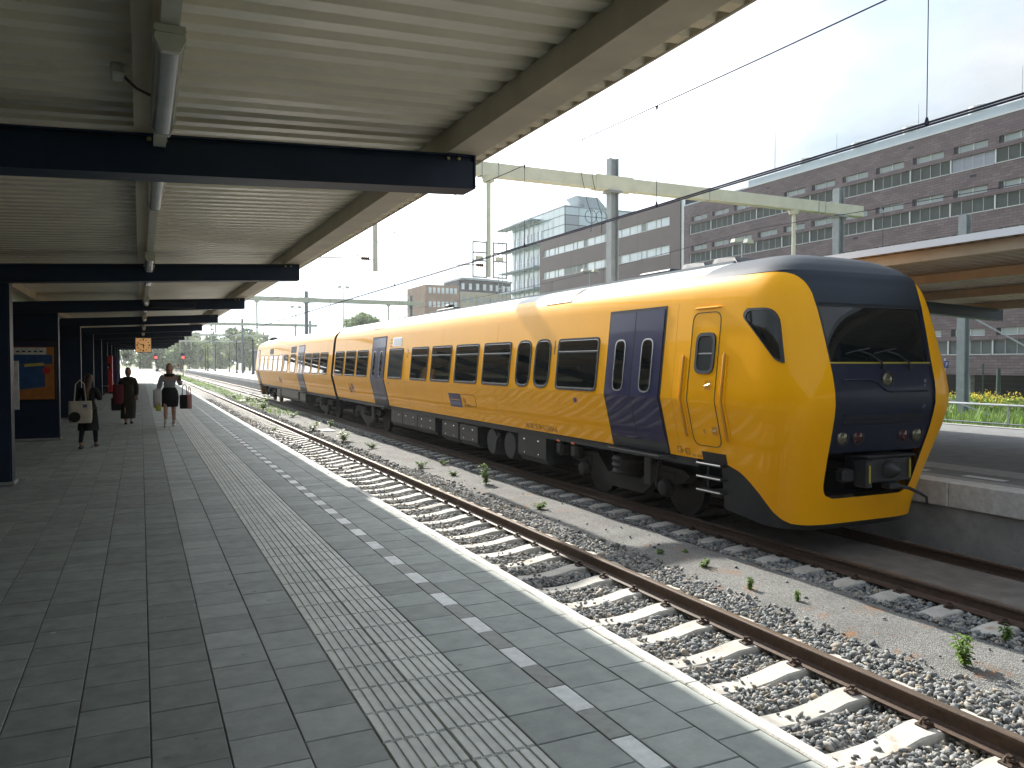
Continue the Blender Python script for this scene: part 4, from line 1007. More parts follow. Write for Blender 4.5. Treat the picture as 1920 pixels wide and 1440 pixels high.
for ya, yb, za, zb in ((8.42,8.57,1.27,1.42),(8.36,8.50,.66,.80),(8.62,8.69,.67,.75)):
    rc_ = fc.ring(rrect(ya,yb,za,zb,.012,2), rrect(ya+.012,yb-.012,za+.012,zb-.012,.01,2), .006, 'handle_rim', 'train_yellow'); fc.patch([(ya+.01,za+.01),(yb-.01,za+.01),(yb-.01,zb-.01),(ya+.01,zb-.01)], .001, 'handle_recess_shade', 'recess_shade_yellow', parent=rc_, rings=1)
    if yb-ya > .1: MB().path([fc.S(yb-.03,(za+zb)/2-.01,.02), fc.S((ya+yb)/2,(za+zb)/2,.026), fc.S(ya+.02,(za+zb)/2+.015,.022)], .009).build('handle', 'bright_steel', parent=rc_)
for ya, za_, zb_ in ((9.06,.60,1.76),(8.20,.60,1.78)):
    for dy in (-.045, .045):
        MB().path([fc.S(ya+dy, z, .004) for z in (za_+.04, 1.14, zb_-.04)], .016, n=8).build('rail_groove', 'train_yellow', parent=cw, smooth=50)
    MB().path([fc.S(ya, z, .012) for z in (za_, za_+.03, 1.14, zb_-.03, zb_)], [.006,.02,.02,.02,.006], n=8).build('hand_rail', 'recess_shade_yellow', parent=cw, smooth=50)
MB().path([fc.S(y, 2.40+.0*y, .012) for y in (8.33,8.4,8.6,8.85,8.9)], [.004,.014,.014,.014,.004], n=8).build('drip_rail', 'train_yellow', parent=cw)
# cab side window
tri = [(7.86,2.345),(7.36,2.33),(7.19,1.64),(7.30,1.68),(7.92,2.25)]
to = roundpoly(tri, [.06,.22,.03,.08,.06], 6)
cx_, cz_ = sum(p[0] for p in to)/len(to), sum(p[1] for p in to)/len(to)
ti = [(cx_+(y-cx_)*.87, cz_+(z-cz_)*.89) for y, z in to]
for side in (-1, 1):
    sf = lambda y, z, off=0, side=side: fc.S(y, z, off, side)
    w_ = fc.patch(ti, .008, 'cab_window', 'train_glass', rings=6, surf=sf); fc.ring(to, ti, .020, 'window_frame', 'train_skirt', parent=w_, surf=sf)
# crew steps below the door
rec = fc.strip(8.30, 8.79, [.262,.42], .008, 'step_shade_plate', 'black')  # black plate laid on the side stands in for the shaded step notch
for z in (.25, .065, -.12):
    MB().bbox(T2-1.36,T2-1.18,8.36,8.86,z-.02,z+.012,.006).build('crew_step', 'dark_grey', parent=rec); MB().tube((T2-1.365,8.36,z+.01),(T2-1.365,8.86,z+.01),.014,n=8).build('step_edge', 'bright_steel', parent=rec)
for y in (8.36, 8.80): MB().box(T2-1.22,T2-1.19,y-.015,y+.015,-.14,.26).build('step_hanger', 'dark_grey', parent=rec)
# lettering and marks
fc.text('NL NS 95 84 5132434-6', .155, 14.36, .335, 'lettering_brown', squeeze=.86)
fc.text('1', .38, 13.02, 1.80, 'lettering', squeeze=.8); fc.text('2', .34, 21.93, 1.80, 'lettering', squeeze=.9); fc.text('2', .34, 27.84, 1.82, 'lettering', squeeze=.55)
lb = fc.strip(17.72, 18.52, [.565,.90], .003, 'banner', 'logo_blue'); fc.strip(17.76, 18.48, [.61,.70], .0045, 'banner_band', 'logo_mid', parent=lb); fc.strip(17.80, 18.44, [.735,.755], .0045, 'banner_line', 'recess_shade_yellow', parent=lb)
fc.text('Kijk', .17, 17.60, .70, 'lettering_brown', squeeze=.7); fc.text('Kampen', .15, 17.52, .60, 'lettering_brown', squeeze=.72)
fc.ring(rrect(16.8,17.70,.62,.90,.1), rrect(16.812,17.688,.632,.888,.09), .003, 'banner_outline', 'lettering_brown')
def ns_logo(c, y, z, k=1.0):
    for pts in ([(-.24,.10),(-.24,-.02),(-.10,-.02),(.06,.10),(.16,.10),(.16,.04),(.10,.04)], [(.24,-.10),(.24,.02),(.10,.02),(-.06,-.10),(-.16,-.10),(-.16,-.04),(-.10,-.04)]):
        pr = [Vector((-a*k, b*k)) for a, b in pts]; M = MB(); w = .022*k
        for p, q in zip(pr, pr[1:]):
            d = (q-p).normalized(); nrm = Vector((-d.y, d.x)); e = [p-d*w+nrm*w, q+d*w+nrm*w, q+d*w-nrm*w, p-d*w-nrm*w]
            M.add([c.S(y+a.x*1.4, z+a.y*1.4, .003) for a in e], [(0,1,2,3)])
        M.build('operator_mark', 'logo_violet', parent=c.t)
ns_logo(fc, 28.65, .72)
MB().lathe([(.055,-.004),(.05,0)], fc.S(12.1,1.0,.004), 'x', 14).build('fuel_cap', 'logo_violet', parent=fc.t)
fc.patch(rrect(23.66,23.74,.98,1.06,.02), .004, 'door_button', 'lettering_brown', rings=1)
for y, z in ((9.30,.35),(9.12,.34)): fc.ring(rrect(y-.05,y+.05,z,z+.09,.01,2), rrect(y-.042,y+.042,z+.008,z+.082,.008,2), .003, 'service_mark', 'lettering_brown')
fc.text('RIB', .05, 9.28, .37, 'lettering_brown'); fc.text('Ro', .06, 9.16, .365, 'lettering_brown'); fc.text('NS   2034', .05, 9.02, .325, 'lettering_brown')
for y in (9.28, 15.6, 19.0, 22.0, 26.0, 29.5):
    for side in (-1, 1): fc.strip(y, y+.006, [.31, 1.14, 2.5, 2.72], .0015, 'panel_seam', 'recess_shade_yellow', side=side)
# destination screen above the windows
ds = fc.strip(22.52, 23.42, [2.15, 2.41], .008, 'destination_frame', 'window_silver'); fc.strip(22.58, 23.36, [2.18, 2.385], .011, 'destination_screen', 'train_glass_grey', parent=ds)
for k in range(3): fc.strip(23.52, 23.72, [2.14+.1*k, 2.165+.1*k], .006, 'vent_slit', 'lettering_brown')
# roof gear
for ya, yb in ((24.95, 26.15), (12.6, 13.6)):
    M = MB(); pts = [(1.27,2.755),(1.15,2.885),(1.03,2.955),(.86,3.02)]
    M.add([(T2-h-.012, ya if k == 0 else yb, z+.012) for h, z in pts for k in (0, 1)], [(2*i,2*i+1,2*i+3,2*i+2) for i in range(3)]); M.build('roof_hatch', 'train_skirt', parent=fc.t, smooth=60)
for ya, yb, h0 in ((8.9,9.5,.13),(9.6,10.25,.13)):
    M = MB(); v = []
    for y, k in ((ya,.15),(ya+.15,.8),(yb-.1,1),(yb,.9)):
        v += [(T2-.62,y,3.07),(T2-.56,y,3.08+h0*k),(T2+.56,y,3.08+h0*k),(T2+.62,y,3.07)]
    M.add(v, [(4*i+k,4*i+k+1,4*i+k+5,4*i+k+4) for i in range(3) for k in range(3)]+[(0,1,2,3),(12,13,14,15)]); M.build('roof_fairing', 'train_cowl', parent=fc.t)
MB().bbox(T2-.55,T2+.55,10.6,11.5,3.10,3.19,.03).build('roof_unit', 'train_cowl', parent=fc.t)
for s in (-1, 1): MB().box(T2+s*.60-.02,T2+s*.60+.02,9,TR_JOIN0,3.085,3.125).build('roof_rail', 'train_roof', parent=fc.t)
MB().bbox(T2-.5,T2-.1,20.6,22.0,3.12,3.20,.02).bbox(T2-.38,T2-.2,21.3,21.6,3.2,3.32,.02).build('exhaust', 'dark_grey', parent=fc.t)
# underfloor equipment
eq(fc, 'equipment_box', 18.35, 19.5, -.36, .16); eq(fc, 'equipment_box', 17.1, 18.25, -.36, .14); eq(fc, 'equipment_box', 13.6, 14.85, -.36, .19, w=1.26)
eq(fc, 'fuel_tank', 20.0, 21.45, -.30, .17, w=1.26); eq(fc, 'fuel_tank', 21.5, 22.9, -.30, .17, w=1.26); eq(fc, 'fuel_tank', 22.95, 24.1, -.30, .17, w=1.26)
for y in (15.35, 16.3):
    MB().lathe([(0,-1.22),(.28,-1.22),(.32,-1.15),(.32,-.4),(0,-.4)], (T2, y, -.12), 'x', 18).build('air_tank', 'dark_grey', parent=fc.t, smooth=30)
MB().path([(T2-1.2,15.9,.1),(T2-1.24,16.0,-.1),(T2-1.22,16.1,-.3),(T2-1.0,16.2,-.35)], .03, n=8).build('pipe', 'equipment', parent=fc.t)
for y in (12.55, 13.1):
    MB().bbox(T2-1.26,T2-1.05,y-.12,y+.12,-.10,.16,.05).build('brake_unit', 'bogie', parent=fc.t); MB().bbox(T2-1.275,T2-1.255,y-.07,y+.05,.16,.20,.008).build('marker_lamp', 'lamp_amber', parent=fc.t)
bogie(fc, 11.15); bogie(fc, 27.7)
# ---- rear car, its cab at the far end
rcar = Car(thing('railcar', (T2, 43, RT), 'rear car of the yellow train seen at a sharp angle far down the track', 'railcar', 'cars of the yellow diesel train'), lambda y: (TR_END+TR_NEAR)-y)
mir = lambda a, b: (TR_END+TR_NEAR-b, TR_END+TR_NEAR-a)
body_shell(rcar, 8.95, TR_END+TR_NEAR-TR_JOIN1); cab(rcar, lights=False)
rcar.door(*mir(37.75, 39.4)); rcar.door(*mir(53.0, 53.95))
for a, b in ((32.5,34.1),(34.27,35.85),(35.98,37.55),(39.95,41.5),(42.2,43.6),(43.9,45.4),(45.62,47.2),(47.38,48.88),(49.4,50.75),(51.02,52.5)):
    rcar.window(*mir(a+.05, b-.05))
for a, b in ((40.0,41.5),(47.4,48.8)): rcar.strip(*mir(a, b), [2.14,2.46], .006, 'side_grille', 'train_skirt')
ns_logo(rcar, TR_END+TR_NEAR-45.0, .72); rcar.text('2', .34, TR_END+TR_NEAR-41.9, 1.82, 'lettering', squeeze=.55)
eq(rcar, 'equipment_box', *mir(38.5, 40.0), -.36, .15); eq(rcar, 'fuel_tank', *mir(40.3, 45.5), -.30, .17, w=1.26, latches=4); eq(rcar, 'equipment_box', *mir(46, 47.2), -.36, .15)
for s in (-1, 1): MB().box(T2+s*.60-.02,T2+s*.60+.02,TR_JOIN1,53,3.085,3.125).build('roof_rail', 'train_roof', parent=rcar.t)
bogie(rcar, TR_END+TR_NEAR-35.1); bogie(rcar, TR_END+TR_NEAR-50.6)
MB().lathe([(.26,0),(.26,.12),(.18,.2),(0,.24)], (T2-.5, 53.3, 3.1), 'z', 14).build('roof_horn', 'dark_grey', parent=rcar.t, smooth=40)
# gangway between the cars
gw = MB()
for k in range(7):
    y = TR_JOIN0+.003 + (TR_JOIN1-TR_JOIN0-.006)*k/6; q = .90 if k % 2 else .96
    gw.v += [(T2+h*q, y, .35+(z-.30)*(.97 if k % 2 else .985)) for h, z in [(-h,z) for h,z in PROF]+[(h,z) for h,z in PROF[::-1][1:]]]
k = len(PROF)*2-1; gw.f = [(j*k+i, j*k+i+1, (j+1)*k+i+1, (j+1)*k+i) for j in range(6) for i in range(k-1)]; gw.m = [0]*len(gw.f)
gw.build('gangway_bellows', 'bellows', parent=rcar.t)
# ------------------------------------------------------------------ overhead line gantries
GY = [22.5, 76.2, 128.3, 181, 234, 288]
ZW1, ZM1 = 4.45, 6.33     # contact and carrier wire heights
def gantry(i, y):
    lab = ['overhead line gantry with cream beam and grey mast just behind the train', 'overhead line gantry with grey mast above the rear car of the train'][i] if i < 2 else f'overhead line gantry far down the line, {ORD[i]} from the camera'
    t = thing('overhead_gantry', (14.28, y, -1), lab, 'gantry', 'overhead line gantries')
    zb0, zb1 = 7.38, 7.80
    b = MB(); b.bbox(-6.5, 25.8, y-.16, y+.16, zb0, zb1, .015).build('beam', 'gantry_cream', parent=t)
    if i < 3:
        for x in (9.5, 10.05, 23.4, 23.75, 18.2): MB().box(x-.012, x+.012, y-.175, y+.175, zb0-.02, zb1+.02).build('beam_band', 'mast_grey', parent=t)
    MB().bbox(13.55, 15.0, y-.19, y+.19, zb0-.03, zb1+.03, .01).build('beam_sleeve', 'gantry_cream', parent=t)
    for x, top in ((14.28, 8.43), (-6.3, 8.3), (24.6, 8.4)):
        m = MB().hmast(x, y, .30, -1.1, top, .03).build('mast', 'mast_grey', parent=t)
        if i < 2:
            MB().bbox(x-.26, x+.26, y-.24, y+.24, zb0-.10, zb0-.035, .01).build('mast_bracket', 'mast_grey', parent=m)
            MB().bbox(x-.22, x+.22, y-.21, y+.21, -1.15, -.6, .03).build('mast_foot', 'platform_concrete', parent=m)
    for k, (x, xw) in enumerate(((6.2, T1), (9.78, T2), (22.3, 20.6))):
        d = MB().tube((x, y, zb0), (x, y, 4.3), .075, n=10).tube((x, y, zb0-.16), (x, y, zb0), .17, .22, n=10).build('drop_tube', 'gantry_cream', parent=t, smooth=40)
        if i > 2: continue
        MB().path([(x, y, 4.62), (x-.45, y, 4.66), (xw-.1, y, 4.60), (xw-.15, y, ZW1)], .018).build('registration_arm', 'galvanised', parent=d)
        MB().lathe([(.03,0),(.07,.03),(.03,.06),(.07,.09),(.03,.12),(.07,.15),(.03,.18),(.07,.21),(.03,.24)], (x-.42, y, 4.655), 'x', 10).build('insulator', 'insulator', parent=d)
        if k == 1 and i == 0:
            for xo in (-.34, .34):
                fr = MB()
                for a, c2 in ((xo-.25, xo-.20), (xo+.20, xo+.25)): fr.box(x+a, x+c2, y-.12, y-.10, 4.25, 5.35)
                for zz in (4.25, 4.75, 5.0, 5.32): fr.box(x+xo-.24, x+xo+.24, y-.122, y-.098, zz, zz+.05)
                fr.build('board_frame', 'mast_grey', parent=d)
                MB().box(x+xo-.15, x+xo+.12, y-.112, y-.108, 4.80, 4.92).build('tag_plate', 'gantry_cream', parent=d)
    return t
gobj = [gantry(i, y) for i, y in enumerate(GY)]
# stay cables looping over the nearest gantry
lp = MB()
for x0 in (13.2, 13.6):
    pts = [(x0+.1, 22.25, 9.6), (x0-.3, 22.25, 8.6), (x0-.25, 22.25, 7.7), (x0-.05, 22.25, 6.9), (x0+.1, 22.25, 6.5)]
    pts += [(x0+.1+.22*math.sin(t)*(1 if x0 > 13.4 else -1), 22.25, 6.4+.22*math.cos(t)) for t in np.linspace(0, 2*math.pi, 12)]
    pts += [(x0+.12, 22.25, 6.2), (x0+.1, 22.25, 5.9)]
    lp.path(pts, .009, n=5)
lp.build('feeder_cable', 'wire', parent=gobj[0])
# floating catenary sets, carrier wire sagging between gantries
def catenary(xw, label, twin=True):
    t = thing('overhead_wire', (xw, 22, ZW1), label, 'overhead wire')
    pts = []; spans = [-31.2] + GY
    for a, b in zip(spans, spans[1:]):
        for k in range(12):
            u = k/12; pts.append((xw, a+(b-a)*u, ZM1 + .25 - 4*.55*u*(1-u)))
    MB().path(pts, .011, n=5).build('carrier_wire', 'wire', parent=t)
    for dx in ((-.045, .045) if twin else (0,)):
        MB().path([(xw+dx, y, ZW1) for y in (-31, 0, 22, 60, 120, 288)], .0135, n=5).build('contact_wire', 'wire', parent=t)
    for a, b in zip(spans[:4], spans[1:5]):
        for k in range(1, 10):
            u = k/10; y = a+(b-a)*u; z = ZM1+.25-4*.55*u*(1-u)
            d = MB().tube((xw, y, ZW1), (xw, y, z), .006, n=5).build('dropper', 'wire', parent=t)
            MB().lathe([(.012,0),(.03,.03),(.012,.10)], (xw, y, ZW1-.02), 'z', 6).lathe([(.01,0),(.026,.07),(.012,.09)], (xw, y, z-.08), 'z', 6).build('dropper_clamp', 'wire', parent=d)
catenary(T2, 'overhead wires with droppers hanging above the yellow train')
catenary(T1, 'overhead wires above the track along the shaded platform', True)
catenary(20.6, 'overhead wires above the tracks behind the opposite canopy', False)
# lone mast with stays behind the opposite platform
ms = thing('line_mast', (32.6, 22.9, -1.1), 'tall grey steel mast with stay cables standing in the grass behind the opposite platform', 'mast')
MB().hmast(32.6, 22.9, .36, -1.1, 8.1, .035).build('shaft', 'mast_grey', parent=ms)
MB().bbox(32.2, 33.0, 22.5, 23.3, -1.2, -.65, .04).build('foot', 'platform_concrete', parent=ms)
for dx in (0, .12):
    MB().path([(32.9+dx, 22.7, 3.6), (34.6+dx, 21.2, 2.2), (36.2+dx, 19.6, .9), (38+dx, 18.2, -.6)], .02, n=5).build('stay_cable', 'galvanised', parent=ms)
    MB().path([(28.3+dx, 24.6, 1.6), (30.6+dx, 22.4, .2), (32.6+dx, 20.4, -1.0)], .02, n=5).build('stay_cable', 'galvanised', parent=ms)

# ------------------------------------------------------------------ floodlight poles
def flood(x, y, h, label, heads=2):
    t = thing('floodlight_pole', (x, y, -1.1), label, 'floodlight', 'floodlight poles')
    MB().tube((x, y, -1.1), (x, y, h), .10, .06, n=8).build('pole', 'mast_grey', parent=t)
    MB().box(x-.7, x+.7, y-.04, y+.04, h-.04, h+.04).build('cross_arm', 'mast_grey', parent=t)
    for dx in (-.55, .55):
        M = MB(); c_ = Vector((x+dx, y, h+.22))
        vs = [(-.3,-.22,-.12),(.3,-.22,-.16),(.3,.22,-.16),(-.3,.22,-.12),(-.24,-.18,.14),(.22,-.18,.08),(.22,.18,.08),(-.24,.18,.14)]
        M.add([(c_.x+(a if dx > 0 else -a), c_.y+b, c_.z+q) for a, b, q in vs], [(3,2,1,0),(4,5,6,7),(0,1,5,4),(1,2,6,5),(2,3,7,6),(3,0,4,7)]).build('lamp_head', 'gantry_cream', parent=t)
flood(35.8, 60, 9.55, 'floodlight pole with twin heads in front of the brown office facade'); flood(37.0, 42.0, 9.7, 'floodlight pole with twin heads in front of the brick office')
flood(26.2, 112, 12.2, 'slim floodlight pole behind the middle of the train'); flood(20.6, 118, 9.6, 'slim floodlight pole rising behind the rear car')
# ------------------------------------------------------------------ office buildings behind the station
def brick_mat(name, c1, c2, mortar, bw, bh, rough=.85):
    m = mat(name, c1, rough); nt, b = nodes_of(m); lk = nt.links.new
    geo = nt.nodes.new('ShaderNodeNewGeometry'); sep = nt.nodes.new('ShaderNodeSeparateXYZ'); lk(geo.outputs['Position'], sep.inputs[0])
    ad = nt.nodes.new('ShaderNodeMath'); ad.operation = 'ADD'; lk(sep.outputs[0], ad.inputs[0]); lk(sep.outputs[1], ad.inputs[1])
    cm = nt.nodes.new('ShaderNodeCombineXYZ'); lk(ad.outputs[0], cm.inputs[0]); lk(sep.outputs[2], cm.inputs[1])
    br = nt.nodes.new('ShaderNodeTexBrick'); br.inputs['Scale'].default_value = 1.0; br.inputs['Brick Width'].default_value = bw; br.inputs['Row Height'].default_value = bh
    br.inputs['Mortar Size'].default_value = bh*.06; br.inputs['Color1'].default_value = (*c1, 1); br.inputs['Color2'].default_value = (*c2, 1); br.inputs['Mortar'].default_value = (*mortar, 1)
    lk(cm.outputs[0], br.inputs['Vector'])
    n1 = nt.nodes.new('ShaderNodeTexNoise'); n1.inputs['Scale'].default_value = .5; n1.inputs['Detail'].default_value = 6; lk(geo.outputs['Position'], n1.inputs[0])
    mr = nt.nodes.new('ShaderNodeMapRange'); mr.inputs[3].default_value = .7; mr.inputs[4].default_value = 1.3; lk(n1.outputs[0], mr.inputs[0])
    sc = nt.nodes.new('ShaderNodeVectorMath'); sc.operation = 'SCALE'; lk(br.outputs[0], sc.inputs[0]); lk(mr.outputs[0], sc.inputs[3]); lk(sc.outputs[0], b.inputs['Base Color'])
    bp = nt.nodes.new('ShaderNodeBump'); bp.inputs['Strength'].default_value = .6; bp.inputs['Distance'].default_value = .02; lk(br.outputs['Fac'], bp.inputs['Height']); bp.invert = True; lk(bp.outputs[0], b.inputs['Normal'])
brick_mat('brick_violet', (0.135, 0.100, 0.110), (0.185, 0.140, 0.150), (0.07, 0.06, 0.062), .62, .21)
brick_mat('brick_orange', (0.34, 0.22, 0.15), (0.39, 0.26, 0.18), (0.25, 0.18, 0.13), .5, .16)
mat('cladding_brown', (0.115, 0.085, 0.082), 0.6, noise=(.3, .1), dirt=(.4, (.10,.078,.075), .36))
mat('render_cream', (0.42, 0.38, 0.27), 0.8, noise=(.5,.12)); mat('roof_metal', (0.36, 0.42, 0.46), 0.5, .2, noise=(.6,.1))
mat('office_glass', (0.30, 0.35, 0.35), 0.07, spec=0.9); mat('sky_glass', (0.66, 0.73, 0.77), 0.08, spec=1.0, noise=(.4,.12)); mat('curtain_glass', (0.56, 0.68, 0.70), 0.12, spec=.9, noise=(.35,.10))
mat('dark_reveal', (0.02, 0.022, 0.035), .7); mat('frame_white', (0.62, 0.64, 0.64), .5)
mat('blind_dark', (0.15, 0.175, 0.175), .45, .3, noise=(1.2,.2)); mat('blind_light', (0.62, 0.64, 0.72), .5); mat('curtain_grey', (0.30,.32,.31), .8, noise=(.8,.1)); mat('undercroft', (0.02,.022,.02), .9)
BX = 56.0
bb = thing('brick_office', (BX+7, 40, -1.15), 'long violet brick office with ribbon windows and blinds behind the opposite platform', 'building')
ROWS = [16.05, 12.77, 9.45, 5.9, 2.28]
Y0, Y1 = 6.0, 73.2
# wall built as bands between the openings, so the openings are real recesses
def wall_band(z0, z1, y0=Y0, y1=Y1, nm='wall', m='brick_violet', x=BX): return MB().box(x, x+.35, y0, y1, z0, z1).build(nm, m, parent=bb)
zed = [.75]
for r in ROWS[::-1]: zed += [r, r+1.03, r+1.36, r+1.89]
zed.append(19.35)
bays = [54.63-3.5*k for k in range(-5, 14)]
for i in range(0, len(zed)-1):
    z0, z1 = zed[i], zed[i+1]; kind = i % 4
    if kind in (0, 2): wall_band(z0, z1)
    elif kind == 3:
        ends = sorted([(b-.3-2.68, b-.3) for b in bays if b-.3 < Y1 and b-3 > Y0])
        cur = Y0
        for a, c in ends: wall_band(z0, z1, cur, a); cur = c
        wall_band(z0, z1, cur, Y1)
    else: wall_band(z0, z1, bays[0]+.1, Y1); 
MB().box(BX+.36, BX+14, Y0, Y1, .75, 19.3).build('core', 'dark_reveal', parent=bb)
MB().box(BX+4, BX+14, Y0, Y1, -1.15, .75).build('undercroft_wall', 'undercroft', parent=bb)
for k in range(9): MB().box(BX+.4, BX+.9, Y0+8*k+1, Y0+8*k+1.6, -1.15, .75).build('pillar', 'platform_concrete', parent=bb)
MB().box(BX-.05, BX+14, Y0-.05, 63.5, 19.35, 19.47).build('roof_trim', 'frame_white', parent=bb)
MB().box(BX+.25, BX+13.5, Y0, 63.0, 19.472, 20.15).build('roof_upstand', 'roof_metal', parent=bb); MB().box(BX, BX+14, 63.5, Y1, 19.351, 19.5).build('roof_trim', 'roof_metal', parent=bb)
g1 = rng
for ri, r in enumerate(ROWS):
    for bi, b in enumerate(bays):
        if b > Y1 or b-3.5 < Y0: continue
        # upper slit window, set back in its reveal
        ya, yb_ = b-.3-2.68, b-.3
        w = MB().box(BX+.20, BX+.22, ya, yb_, r+1.36, r+1.89).build('window', 'office_glass', parent=bb)
        fr = MB()
        for yy in (ya, (ya+yb_-.3)/2-.03, yb_-.36): fr.box(BX+.13, BX+.195, yy, yy+.06, r+1.362, r+1.888)
        fr.box(BX+.13, BX+.196, ya, yb_-.36, r+1.362, r+1.40); fr.build('window_frame', 'frame_white', parent=w)
        MB().box(BX+.10, BX+.197, yb_-.30, yb_, r+1.362, r+1.888).build('reveal_panel', 'dark_reveal', parent=w)
        # blind bay
        light = (ri == 0 and abs(b-40.63) < .3) ; yl, yh = b-3.5+.05, b-.05
        base = MB().box(BX+.24, BX+.25, yl, yh, r, r+1.03).build('window', 'office_glass', parent=bb)
        n = 15
        bl = MB()
        for k in range(n):
            z = r+.03+k*(1.0/n); bl.add([(BX+.17, yl, z), (BX+.17, yh, z), (BX+.215, yh, z+.05), (BX+.215, yl, z+.05)], [(0,1,2,3)])
        bl.build('blind', 'blind_light' if light else 'blind_dark', parent=base, kind='stuff')
        mb_ = MB(); mb_.box(BX+.08, BX+.16, b-.05, b+.05, r+.001, r+1.029)
        for q in (.25, .5, .75): mb_.box(BX+.14, BX+.165, yl+(yh-yl)*q-.012, yl+(yh-yl)*q+.012, r+.002, r+1.028)
        mb_.build('mullion', 'frame_white', parent=base)
        MB().box(BX-.04, BX+.1, yl, yh, r-.05, r+.0).build('sill', 'frame_white', parent=base)
for k in range(11):
    y, z = 12+5.3*k, (18.75, 12.3, 15.4)[k % 3]; MB().box(BX-.012, BX-.002, y, y+.5, z, z+.18).build('vent_grille', 'dark_reveal', parent=bb)
def roof_fan(x, y, z, k, lab):
    t = thing('roof_fan', (x, y, z), lab, 'roof vent', 'roof fans on the brick office'); MB().lathe([(.75,0),(.75,.35),(.55,.5)], (x,y,z), 'z', 16).build('base', 'frame_white', parent=t, smooth=30); MB().lathe([(.9,.45),(.95,.6),(.95,.95),(.7,1.05),(0,1.08)], (x,y,z), 'z', 16).build('hood', 'frame_white', parent=t, smooth=30)
for k, y in enumerate((34.3, 39.6, 45.4, 50.6, 56.8)):
    roof_fan(BX+2.2, y, 20.152, k, f'round pale roof fan on the brick office, {["rightmost", "second from the right", "third from the right", "fourth from the right", "leftmost"][k]}')
def rod(nm, x, y, z0, z1, r, lab, cat='antenna', m='mast_grey'):
    MB().tube((x,y,z0),(x,y,z1),r,r*.5,n=6).lathe([(r*2.5,0),(r*2.5,.3),(r,.35)],(x,y,z0),'z',6).build(nm, m, loc=(x,y,z0), label=lab, category=cat)
rod('flagpole', BX+1.5, 60.6, 19.48, 24.6, .07, 'tall thin flagpole at the left end of the brick office roof', 'flagpole', 'frame_white')
for k, (y, h) in enumerate(((36.0,22.8),(44.3,22.6),(52.6,22.4),(64,21.0))): rod('lightning_rod', BX+1.2, y, 19.5 if y > 63 else 20.152, h, .03, f'thin lightning rod on the brick office roof, {["rightmost","second from the right","third from the right","leftmost and shortest"][k]}')

bw = thing('brown_office', (BX+6, 91, -1.15), 'brown clad office block with two long window ribbons above the train roof', 'building')
def bwb(z0, z1, y0=73.9, y1=109, nm='wall', m='cladding_brown', x=BX, x1=None): return MB().box(x, x1 or x+.35, y0, y1, z0, z1).build(nm, m, parent=bw)
YA, YB = 75.9, 107.8
rib = [(17.74,18.76),(14.38,15.42),(11.0,12.05),(7.6,8.65),(4.2,5.25)]
z = -1.15
for a, b in rib[::-1]:
    bwb(z, a); bwb(a, b, 73.9, YA); bwb(a, b, YB, 109); z = b
bwb(z, 20.45); MB().box(BX+.36, BX+12, 73.9, 109, -1.15, 20.3).build('core', 'dark_reveal', parent=bw); MB().box(BX+.0, BX+12, 73.9, 109, 20.452, 20.5).build('roof_edge', 'dark_reveal', parent=bw)
for y in (82.4, 90.9, 99.4): MB().box(BX-.006, BX-.002, y, y+.03, -1, 20.4).build('panel_joint', 'dark_reveal', parent=bw)
for ri, (a, b) in enumerate(rib):
    y = YA; k = 0
    while y < YB-.1:
        wd = (1.9, 1.0, 1.9, 1.1, 2.6)[k % 5]; y2 = min(y+wd, YB)
        m = 'curtain_grey' if (ri*7+k*3) % 8 == 1 or (ri == 1 and 94 < y < 101) else 'sky_glass'
        w = MB().box(BX+.16, BX+.18, y, y2, a, b).build('window', m, parent=bw); MB().box(BX+.08, BX+.158, y2-.09, y2, a+.001, b-.001).build('window_frame', 'frame_white', parent=w)
        y = y2; k += 1
    MB().box(BX-.02, BX+.1, YA, YB, a-.06, a).build('sill', 'frame_white', parent=bw)
gs = thing('glass_strip', (BX+.2, 73.55, -1.15), 'narrow vertical glass strip joining the brown and brick offices', 'glass stair strip')
for k in range(6): 
    p = MB().box(BX+.15, BX+.2, 73.22, 73.88, -1.0+3.6*k, 2.52+3.6*k).build('pane', 'sky_glass', parent=gs); MB().box(BX+.1, BX+.21, 73.21, 73.89, 2.53+3.6*k, 2.59+3.6*k).build('transom', 'frame_white', parent=p)

gl = thing('glass_office', (66, 118, -1.15), 'pale glass office block with balconies and steel grid rising behind the brown block', 'building')
MB().box(60.1, 75, 108.4, 127.6, -1.15, 26.0).build('core', 'dark_reveal', parent=gl); MB().box(59.95, 75.1, 108.2, 127.8, 26.0, 26.2).build('roof_edge', 'roof_metal', parent=gl)
zz = [4.5, 7.6, 10.7, 13.9, 17.4, 21.2, 23.2, 24.7, 26.0]
for j in range(len(zz)-1):
    for k in range(11):
        ya, yb_ = 108.35+1.75*k+.04, 108.35+1.75*(k+1)-.04
        MB().box(60.0, 60.06, ya, yb_, zz[j]+.05, zz[j+1]-.05).build('glass_panel', 'curtain_glass', parent=gl)
    for k in range(6):
        dk = (j in (5, 6) and k == 0) or (j == 5 and k < 3)
        MB().box(60.15+2.45*k, 60.15+2.45*(k+1)-.08, 108.3, 108.36, zz[j]+.05, zz[j+1]-.05).build('glass_panel', 'office_glass' if dk else 'curtain_glass', parent=gl)
for zf in (13.9, 17.4, 21.2, 10.4):
    d = MB().box(58.2, 59.98, 115.4, 129.6, zf-.12, zf+.12).build('balcony', 'roof_metal', parent=gl); MB().box(58.2, 58.25, 115.4, 129.6, zf+.9, zf+.97).build('balcony_rail', 'frame_white', parent=d)
    for k in range(9):
        MB().box(59.9, 59.99, 116.0+1.3*k, 116.9+1.3*k, zf+.3, zf+2.1).build('window', 'sky_glass', parent=gl)
MB().box(58.0, 59.98, 116.4, 130, 25.1, 25.3).build('sun_shade', 'roof_metal', parent=gl)
